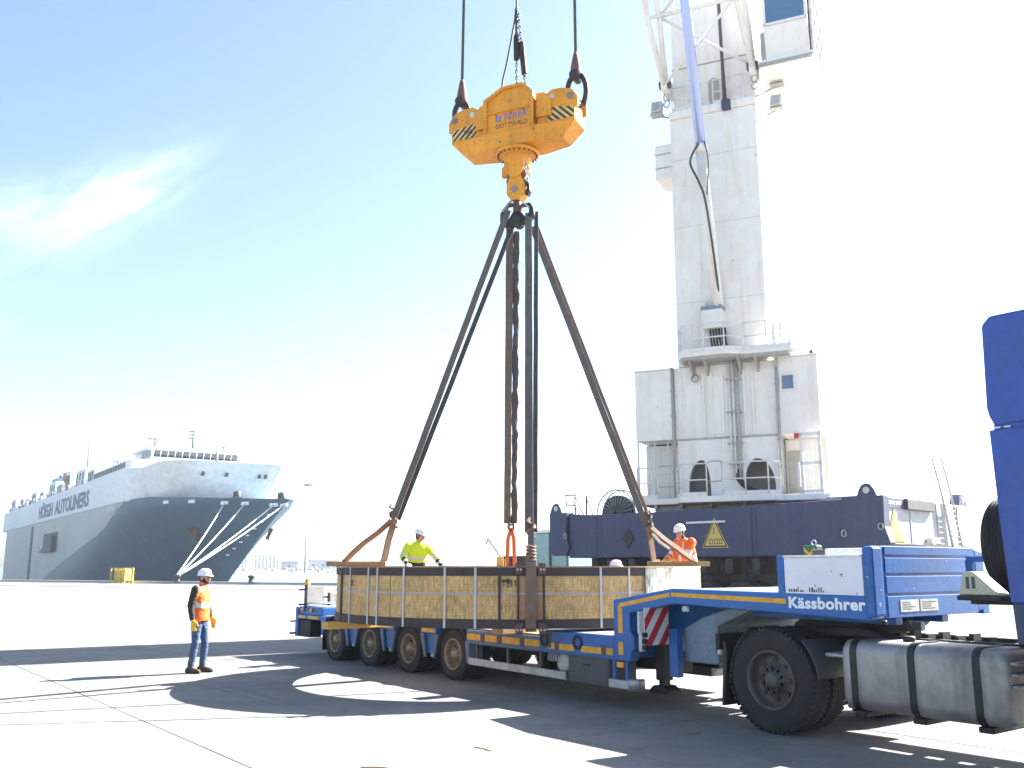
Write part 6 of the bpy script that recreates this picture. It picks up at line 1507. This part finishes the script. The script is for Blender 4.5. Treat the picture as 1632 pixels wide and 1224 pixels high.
# ================================================================== PEOPLE
def loft(m, rings, n=18, cap=True):
    """rings = (centre, half-axis vector a, half-axis vector b)"""
    vs = []
    for c, a, b in rings:
        c, a, b = Vector(c), Vector(a), Vector(b)
        vs += [c+a*math.cos(2*math.pi*i/n)+b*math.sin(2*math.pi*i/n) for i in range(n)]
    k = len(rings); fs = [(j*n+i, j*n+(i+1) % n, (j+1)*n+(i+1) % n, (j+1)*n+i) for j in range(k-1) for i in range(n)]
    if cap: fs += [list(range(n))[::-1], [(k-1)*n+i for i in range(n)]]
    m.add(vs, fs, 0, True)
def limb(m, pts, rs, n=14):
    """tapered limb through joints, with rounded joints"""
    for i in range(len(pts)-1): m.cyl(pts[i], pts[i+1], rs[i], rs[i+1], n)
    for p, r in zip(pts, rs): ball(m, p, r)
def ball(m, c, r, sx=1, sy=1, sz=1, n=12):
    c = Vector(c); vs = []; k = 8
    for j in range(1, k):
        th = math.pi*j/k
        for i in range(n): ph = 2*math.pi*i/n; vs.append(c+Vector((r*sx*math.sin(th)*math.cos(ph), r*sy*math.sin(th)*math.sin(ph), r*sz*math.cos(th))))
    fs = [(j*n+i,(j+1)*n+i,(j+1)*n+(i+1)%n,j*n+(i+1)%n) for j in range(k-2) for i in range(n)]
    t = len(vs); vs += [c+Vector((0,0,r*sz)), c-Vector((0,0,r*sz))]
    fs += [(t,i,(i+1)%n) for i in range(n)]+[(t+1,(k-2)*n+(i+1)%n,(k-2)*n+i) for i in range(n)]
    m.add(vs, fs, 0, True)
def hand(m, w, d, palm_n, side, curl=.5, s=1.0):
    """w wrist, d direction of the fingers, palm_n the way the palm faces, side = thumb direction"""
    w, d, pn, sd = Vector(w), Vector(d).normalized(), Vector(palm_n).normalized(), Vector(side).normalized()
    loft(m, [(w, sd*.028*s, pn*.022*s), (w+d*.03*s, sd*.037*s, pn*.019*s), (w+d*.075*s, sd*.043*s, pn*.017*s), (w+d*.10*s, sd*.041*s, pn*.014*s)], 12)
    for k, (off, L) in enumerate(((.031,.072),(.011,.082),(-.011,.076),(-.031,.058))):
        p = w+d*.092*s+sd*off*s; dd = d.copy(); r = .0105*s; q = [p]
        for j, f in enumerate((.42,.33,.25)):
            dd = (dd+pn*curl*(.55+.25*j)).normalized(); p = p+dd*L*f*s; q.append(p)
        limb(m, q, [r, r*.97, r*.92, r*.82], 8)
    p = w+d*.025*s+sd*.030*s; q = [p, p+(sd*.75+d*.6+pn*.25).normalized()*.036*s]; q.append(q[-1]+(sd*.15+d*.9+pn*.35).normalized()*.034*s); q.append(q[-1]+(d*.85+pn*.5-sd*.15).normalized()*.026*s)
    limb(m, q, [.0145*s,.013*s,.0115*s,.0095*s], 8)
def person(name, label, loc, rz, J, caps, mats, fwd, voxel=.0095, vest=None, extra=None):
    """J: joints in the local frame (facing +x); caps: (material key, p0, p1, radius) zones; fwd: the way the head looks"""
    m = MB(); up = Vector((0,0,1)); V = Vector
    lat = V((0,1,0))
    # torso as stacked ellipses from pelvis to neck
    P, C, N = V(J['pelvis']), V(J['chest']), V(J['neck']); sL, sR = V(J['shL']), V(J['shR'])
    hipw = J.get('hipw', .165); lt = (sL-sR).normalized(); tx = (C-P).normalized(); fw = lt.cross(tx).normalized()
    bulk = J.get('bulk', 1.0)
    rings = []
    tors = J.get('hem', -.08)
    for u, a, b in ((tors,.190,.150),(0,.188,.150),(.25,.178,.142),(.5,.180,.140),(.8,.195,.138),(1.0,.195,.128),(1.13,.175,.110),(1.24,.125,.090),(1.32,.075,.070)):
        c = P.lerp(C, u) if u <= 1 else C.lerp(N, (u-1)/.32*.95)
        rings.append((c, lt*a*bulk, fw*b*bulk))
    loft(m, rings, 28)
    loft(m, [(P+tx*.07, lt*.165, fw*.125), (P, lt*.170, fw*.130), (P-tx*.10, lt*.165, fw*.125), (P-tx*.16, lt*.12, fw*.10)], 20)
    # arms and legs
    ar = J.get('armr', 1.0)
    for s in 'LR':
        sh, el, wr = V(J['sh'+s]), V(J['el'+s]), V(J['wr'+s])
        limb(m, [sh, sh.lerp(el,.5), el, el.lerp(wr,.4), wr], [.072*ar,.063*ar,.053*ar,.050*ar,.038*ar])
        h, k, a = V(J['hip'+s]), V(J['kn'+s]), V(J['an'+s])
        limb(m, [h, h.lerp(k,.45), k, k.lerp(a,.35), a.lerp(k,.12), a], [.098,.083,.063,.064,.055,.052], 18)
        t = V(J['toe'+s]); f2 = (t-V((a.x,a.y,t.z))).normalized(); l2 = up.cross(f2)
        az = a.z
        base = V((a.x,a.y,0))
        loft(m, [(base-f2*.085+up*.045, l2*.036, up*.043), (base-f2*.05+up*.055, l2*.047, up*.054), (base+f2*.03+up*.058, l2*.047, up*.057), (base+f2*.10+up*.045, l2*.050, up*.044), (base+f2*.165+up*.036, l2*.046, up*.035), (base+f2*.195+up*.03, l2*.028, up*.026)], 14)
        limb(m, [a, V((a.x,a.y,.06))], [.055,.054], 14)
        hand(m, wr, J['hd'+s], J['pn'+s], J['th'+s], J.get('curl',.5), J.get('hs',1.0))
    # neck and head
    H = V(J['head']); F = V(fwd).normalized(); Ls = up.cross(F).normalized(); U = F.cross(Ls).normalized()
    limb(m, [N, H-U*.06], [.060,.056])
    loft(m, [(H-U*.118+F*.025, Ls*.030, F*.032), (H-U*.098+F*.020, Ls*.052, F*.066), (H-U*.05+F*.008, Ls*.066, F*.090), (H, Ls*.074, F*.097), (H+U*.05-F*.003, Ls*.075, F*.098), (H+U*.09-F*.005, Ls*.064, F*.085), (H+U*.115-F*.005, Ls*.035, F*.05)], 24)
    limb(m, [H+F*.092+U*.012, H+F*.113-U*.030], [.008,.015], 8); ball(m, H+F*.098-U*.034, .015)
    for s in (-1,1): ball(m, H+Ls*s*.073-F*.012-U*.012, .026, .6, .5, 1.0)
    limb(m, [H+F*.088+U*.026-Ls*.03, H+F*.092+U*.024, H+F*.088+U*.026+Ls*.03], [.010,.011,.010], 8)
    limb(m, [H+F*.088-U*.064-Ls*.02, H+F*.094-U*.064, H+F*.088-U*.064+Ls*.02], [.008,.010,.008], 8)
    if extra: extra(m, V, H, F, Ls, U)
    tmp = m.build('tmp', M['skin'], recalc=True)
    r = tmp.modifiers.new('r','REMESH'); r.mode = 'VOXEL'; r.voxel_size = voxel; r.use_smooth_shade = True
    sm_ = tmp.modifiers.new('s','SMOOTH'); sm_.factor = .5; sm_.iterations = 2
    me = bpy.data.meshes.new_from_object(tmp.evaluated_get(bpy.context.evaluated_depsgraph_get()))
    bpy.data.objects.remove(tmp)
    wr = J.get('wrinkle', .005)
    from mathutils import noise as mn
    nrm = [v.normal.copy() for v in me.vertices]; cos = [v.co.copy() for v in me.vertices]; flat = []
    for c, nv in zip(cos, nrm):
        if .09 < c.z < 1.44: q = Vector((c.x*9, c.y*9, c.z*22+c.x*10)); c = c+nv*(wr*(mn.noise(q)+.6*mn.noise(q*2.3)))
        flat += [c.x, c.y, c.z]
    me.vertices.foreach_set('co', flat); me.update()
    me.materials.clear(); keys = list(dict.fromkeys(c[0] for c in caps))
    for k in keys: me.materials.append(M[k])
    cc = []
    for k, a, b, rr in caps: a, b = V(a), V(b); d = b-a; cc.append((keys.index(k), a, d, max(d.length_squared,1e-9), rr))
    idx = []
    for p in me.polygons:
        c = p.center; best = 1e9; bi = 0
        for ki, a, d, l2, rr in cc:
            t = (c-a).dot(d)/l2; t = 0 if t < 0 else 1 if t > 1 else t
            q = (c-a-d*t).length-rr
            if q < best: best = q; bi = ki
        idx.append(bi)
    me.polygons.foreach_set('material_index', idx); me.polygons.foreach_set('use_smooth', [True]*len(idx))
    o = bpy.data.objects.new(name, me); COL.objects.link(o); o.location = loc; o.rotation_euler = (0,0,rad(rz)); tag(o, label, 'person')
    hm = MB(); helmet_mesh(hm, H+U*.045-F*.004, .108, F, (U-F*.10).normalized()); hm.build('helmet', M['helmet'], o)
    for s in (-1,1):
        e = MB(); ball(e, H+F*.0885+Ls*s*.032+U*.005, .012); e.build('eye', M['beard'], o)
    return o
def headcaps(J, fwd, hair='beard', beard=False, cap=None):
    V = Vector; H = V(J['head']); F = V(fwd).normalized(); Ls = V((0,0,1)).cross(F).normalized(); U = F.cross(Ls)
    c = [('skin', H+F*.03, H+F*.09-U*.03, .05), ('skin', H-U*.02+F*.02, H-U*.09+F*.05, .05), ('skin', V(J['neck'])+U*.02, H-U*.08, .05),
         (hair, H-F*.055+U*.02, H-F*.05-U*.03, .055), (hair, H+U*.09, H+U*.07-F*.04, .05)]
    c += [('skin', H+Ls*s*.08-F*.01-U*.02, H+Ls*s*.08-F*.01, .02) for s in (-1,1)]
    if beard: c += [('beard', H-U*.085+F*.075, H-U*.10+F*.06, .042), ('beard', H-U*.05+Ls*.055+F*.03, H-U*.09+F*.05+Ls*.03, .030), ('beard', H-U*.05-Ls*.055+F*.03, H-U*.09+F*.05-Ls*.03, .030)]
    if cap: c += [(cap, H-F*.05+U*.0, H-F*.04-U*.06, .065), (cap, H+Ls*.06-F*.01+U*.03, H+Ls*.05-F*.02-U*.05, .03), (cap, H-Ls*.06-F*.01+U*.03, H-Ls*.05-F*.02-U*.05, .03)]
    return c
def armcaps(J, s, parts):
    V = Vector; sh, el, wr = V(J['sh'+s]), V(J['el'+s]), V(J['wr'+s]); out = []
    for k, seg, a, b in parts:
        p, q = (sh, el) if seg == 'u' else (el, wr); out.append((k, p.lerp(q,a), p.lerp(q,b), .060 if seg == 'u' else .052))
    return out
def handcap(J, s, k): V = Vector; w = V(J['wr'+s]); return (k, w+V(J['hd'+s]).normalized()*.03, w+V(J['hd'+s]).normalized()*.17, .03)
def legcaps(J, k, bk):
    out = []
    for s in 'LR':
        V = Vector; h, n, a = V(J['hip'+s]), V(J['kn'+s]), V(J['an'+s])
        out += [(k,h,n,.08),(k,n,n.lerp(a,.80),.06),(bk,a+V((0,0,.03)),V((a.x,a.y,.03)),.06),(bk,V((a.x,a.y,.03)),V(J['toe'+s]),.05)]
    return out

# --- man in orange vest standing at the left, facing the load
J1 = dict(pelvis=(0,0,.93), chest=(.0,0,1.28), neck=(.015,0,1.46), head=(.045,0,1.585), shL=(-.02,.185,1.385), shR=(-.01,-.185,1.385), elL=(-.015,.245,1.12), elR=(-.06,-.235,1.12),
          wrL=(.12,.225,.90), wrR=(-.005,-.245,.875), hdL=(.35,-.05,-.95), hdR=(.18,.02,-1), pnL=(-.2,-1,-.1), pnR=(-.1,1,.0), thL=(1,0,.3), thR=(1,0,.2), curl=.42,
          hipL=(0,.095,.90), hipR=(0,-.095,.90), knL=(.075,.10,.50), knR=(.0,-.105,.50), anL=(.045,.11,.10), anR=(-.055,-.115,.10), toeL=(.20,.13,.03), toeR=(.10,-.14,.03), hem=-.20, bulk=1.06, hs=1.12, armr=1.08)
F1 = (1,-.10,-.08)
c1 = headcaps(J1, F1, 'beard', True)+legcaps(J1, 'jeans', 'boots')+[('sleeve',(.02,0,1.47),(.03,0,1.50),.06)]
for s in 'LR': c1 += armcaps(J1, s, [('sleeve','u',0.05,1),('sleeve','f',0,.88)])+[handcap(J1,s,'glove'), ('glove', Vector(J1['wr'+s])-Vector(J1['hd'+s]).normalized()*.04, Vector(J1['wr'+s]), .046)]
c1 += [('jeans',(0,-.09,.78),(0,.09,.78),.09)]
for y in (-.11,-.055,0,.055,.11):
    c1 += [('hivis_orange',(.0,y,.93),(0,y,1.055),.10), ('silver',(.0,y,1.095),(0,y,1.165),.10), ('vest_yellow' if abs(y) < .1 else 'hivis_orange',(.05,y,1.215),(.05,y,1.33),.10), ('hivis_orange',(-.05,y,1.215),(-.05,y,1.36),.10)]
for s in (-1,1): c1 += [('silver',(.06,s*.105,1.19),(.05,s*.105,1.38),.085), ('silver',(.04,s*.105,1.40),(-.04,s*.105,1.41),.05), ('hivis_orange',(.0,s*.05,1.42),(.02,s*.04,1.45),.065)]
person('person', 'man in orange vest, jeans and white helmet standing on the quay left of the trailer', (-5.36,16.62,0), -8, J1, c1, None, F1)

# --- man in yellow jacket leaning on the ring from behind
J2 = dict(pelvis=(-.12,.02,.93), chest=(.03,.03,1.27), neck=(.10,.04,1.44), head=(.155,.045,1.555), shL=(.06,.20,1.325), shR=(.03,-.16,1.35), elL=(.18,.37,1.13), elR=(.07,-.29,1.14),
          wrL=(.26,.46,.975), wrR=(.30,-.24,1.00), hdL=(.75,.25,-.35), hdR=(.9,.15,-.3), pnL=(.2,0,-1), pnR=(.2,0,-1), thL=(.1,-1,.1), thR=(.1,1,.1), curl=.12,
          hipL=(-.12,.11,.90), hipR=(-.12,-.07,.90), knL=(-.06,.13,.48), knR=(-.12,-.10,.48), anL=(-.12,.14,.10), anR=(-.22,-.12,.10), toeL=(.03,.17,.03), toeR=(-.07,-.15,.03), bulk=1.10, armr=1.12, hem=-.2)
F2 = (.62,.72,-.35)
c2 = headcaps(J2, F2, 'navy_cloth', False, 'navy_cloth')+legcaps(J2, 'navy_cloth', 'boots')
for s in 'LR': c2 += armcaps(J2, s, [('hivis_yellow','u',0,.72),('silver','u',.80,.98),('hivis_yellow','f',0.05,.30),('navy_cloth','f',.38,.56),('silver','f',.64,.80),('navy_cloth','f',.88,1)])+[handcap(J2,s,'helmet' if s == 'R' else 'navy_cloth')]
P2, C2 = Vector(J2['pelvis']), Vector(J2['chest'])
for y in (-.14,-.05,.05,.14):
    o = Vector((0,y,0))
    for k, a, b in (('navy_cloth',-.3,.40),('hivis_yellow',.47,.55),('silver',.62,.72),('hivis_yellow',.80,1.12)): c2.append((k, P2.lerp(C2,a)+o, P2.lerp(C2,b)+o, .15))
c2 += [('hivis_yellow', C2+Vector((.01,s*.09,.1)), C2+Vector((.04,s*.06,.14)), .10) for s in (-1,1)]+[('hivis_yellow', Vector(J2['neck'])-Vector((.01,0,.01)), Vector(J2['neck'])+Vector((.01,0,.025)), .066)]
person('person', 'man in bright yellow jacket and white helmet leaning both hands on the ring', (-1.94,19.28,.828), -72, J2, c2, None, F2)

# --- man in orange jacket at the right end of the ring, standing on a stack of pallets
J3 = dict(pelvis=(-.06,0,.93), chest=(.03,0,1.27), neck=(.08,0,1.44), head=(.13,0,1.555), shL=(.02,.205,1.36), shR=(.04,-.205,1.36), elL=(.17,.27,1.10), elR=(.15,-.30,1.10),
          wrL=(.36,.16,1.05), wrR=(.36,-.17,1.04), hdL=(.9,-.15,-.2), hdR=(.9,.15,-.2), pnL=(0,-.4,-1), pnR=(0,.4,-1), thL=(.2,-1,.2), thR=(.2,1,.2), curl=.4,
          hipL=(-.06,.095,.90), hipR=(-.06,-.095,.90), knL=(.0,.11,.48), knR=(-.04,-.11,.48), anL=(-.06,.12,.10), anR=(-.12,-.12,.10), toeL=(.09,.14,.03), toeR=(.03,-.14,.03), bulk=1.12, armr=1.25, hem=-.2)
F3 = (.9,.35,-.28)
c3 = headcaps(J3, F3, 'navy_cloth', False, 'navy_cloth')+legcaps(J3, 'navy_cloth', 'boots')
for s in 'LR': c3 += armcaps(J3, s, [('hivis_orange','u',0,.60),('silver','u',.70,.88),('hivis_orange','u',.95,1),('hivis_orange','f',0,.5),('silver','f',.58,.72),('hivis_orange','f',.78,1)])+[handcap(J3,s,'glove')]
P3, C3 = Vector(J3['pelvis']), Vector(J3['chest'])
for y in (-.16,-.05,.05,.16):
    o = Vector((0,y,0))
    for k, a, b in (('hivis_orange',-.3,.34),('silver',.40,.54),('hivis_orange',.60,1.12)): c3.append((k, P3.lerp(C3,a)+o, P3.lerp(C3,b)+o, .15))
for s in (-1,1): c3 += [('silver', C3+Vector((.14,s*.11,-.08)), C3+Vector((.10,s*.11,.10)), .05), ('silver', C3+Vector((-.10,s*.11,-.08)), C3+Vector((-.04,s*.11,.12)), .06), ('navy_cloth', Vector(J3['neck'])-Vector((0,0,.0)), Vector(J3['neck'])+Vector((.01,0,.03)), .07)]
person('person', 'man in orange jacket and white helmet at the right end of the ring', (3.30,18.1,.86), 205, J3, c3, None, F3)
ps = empty('pallet_stack', (3.3,18.15,0), 10, 'stack of pallets behind the right end of the ring, under the man in orange jacket', 'pallets')
for k in range(6):
    z = .143*k; m = MB()
    for y in (-.36,0,.36): m.box(-.6,.6,y-.05,y+.05,z+.022,z+.118)
    for x in (-.52,-.26,0,.26,.52): m.box(x-.06,x+.06,-.4,.4,z+.119,z+.141)
    for y in (-.36,.36): m.box(-.6,.6,y-.05,y+.05,z,z+.021)
    m.build('pallet', M['timber'], ps)

# ================================================================== small litter on the ground
lr = random.Random(9)
for k, (x, y) in enumerate(((-1.35,8.9),(-.2,9.7),(1.9,10.6),(-3.9,20.5))):
    m = MB(); pts = [Vector((lr.uniform(-.02,.02)+i*.06, lr.uniform(-.02,.02), .006)) for i in range(5)]; m.tube(pts, .006, 5)
    o = m.build('wood_splinter', M['timber']); o.location = (x,y,0); o.rotation_euler = (0,0,lr.uniform(0,3)); tag(o, ('thin wood splinter on the ground in the foreground, leftmost','thin wood splinter on the ground below the trailer wheels','thin wood splinter on the ground in front of the gooseneck','thin wood splinter on the ground behind the man in the vest')[k], 'splinter', 'splinters on the ground')

# ================================================================== AIR
hz, hn, hl, hp = newmat('sea haze')
hn.remove(hp); vol = hn.new('ShaderNodeVolumePrincipled'); vol.inputs['Color'].default_value = (.80,.90,1.0,1); vol.inputs['Density'].default_value = .00030; vol.inputs['Anisotropy'].default_value = .35
for nd in hn:
    if nd.type == 'OUTPUT_MATERIAL': hl.new(vol.outputs[0], nd.inputs['Volume'])
m = MB(); m.box(-420, 260, -60, 900, -8.5, 41); ho_ = m.build('haze', hz); ho_['kind'] = 'stuff'
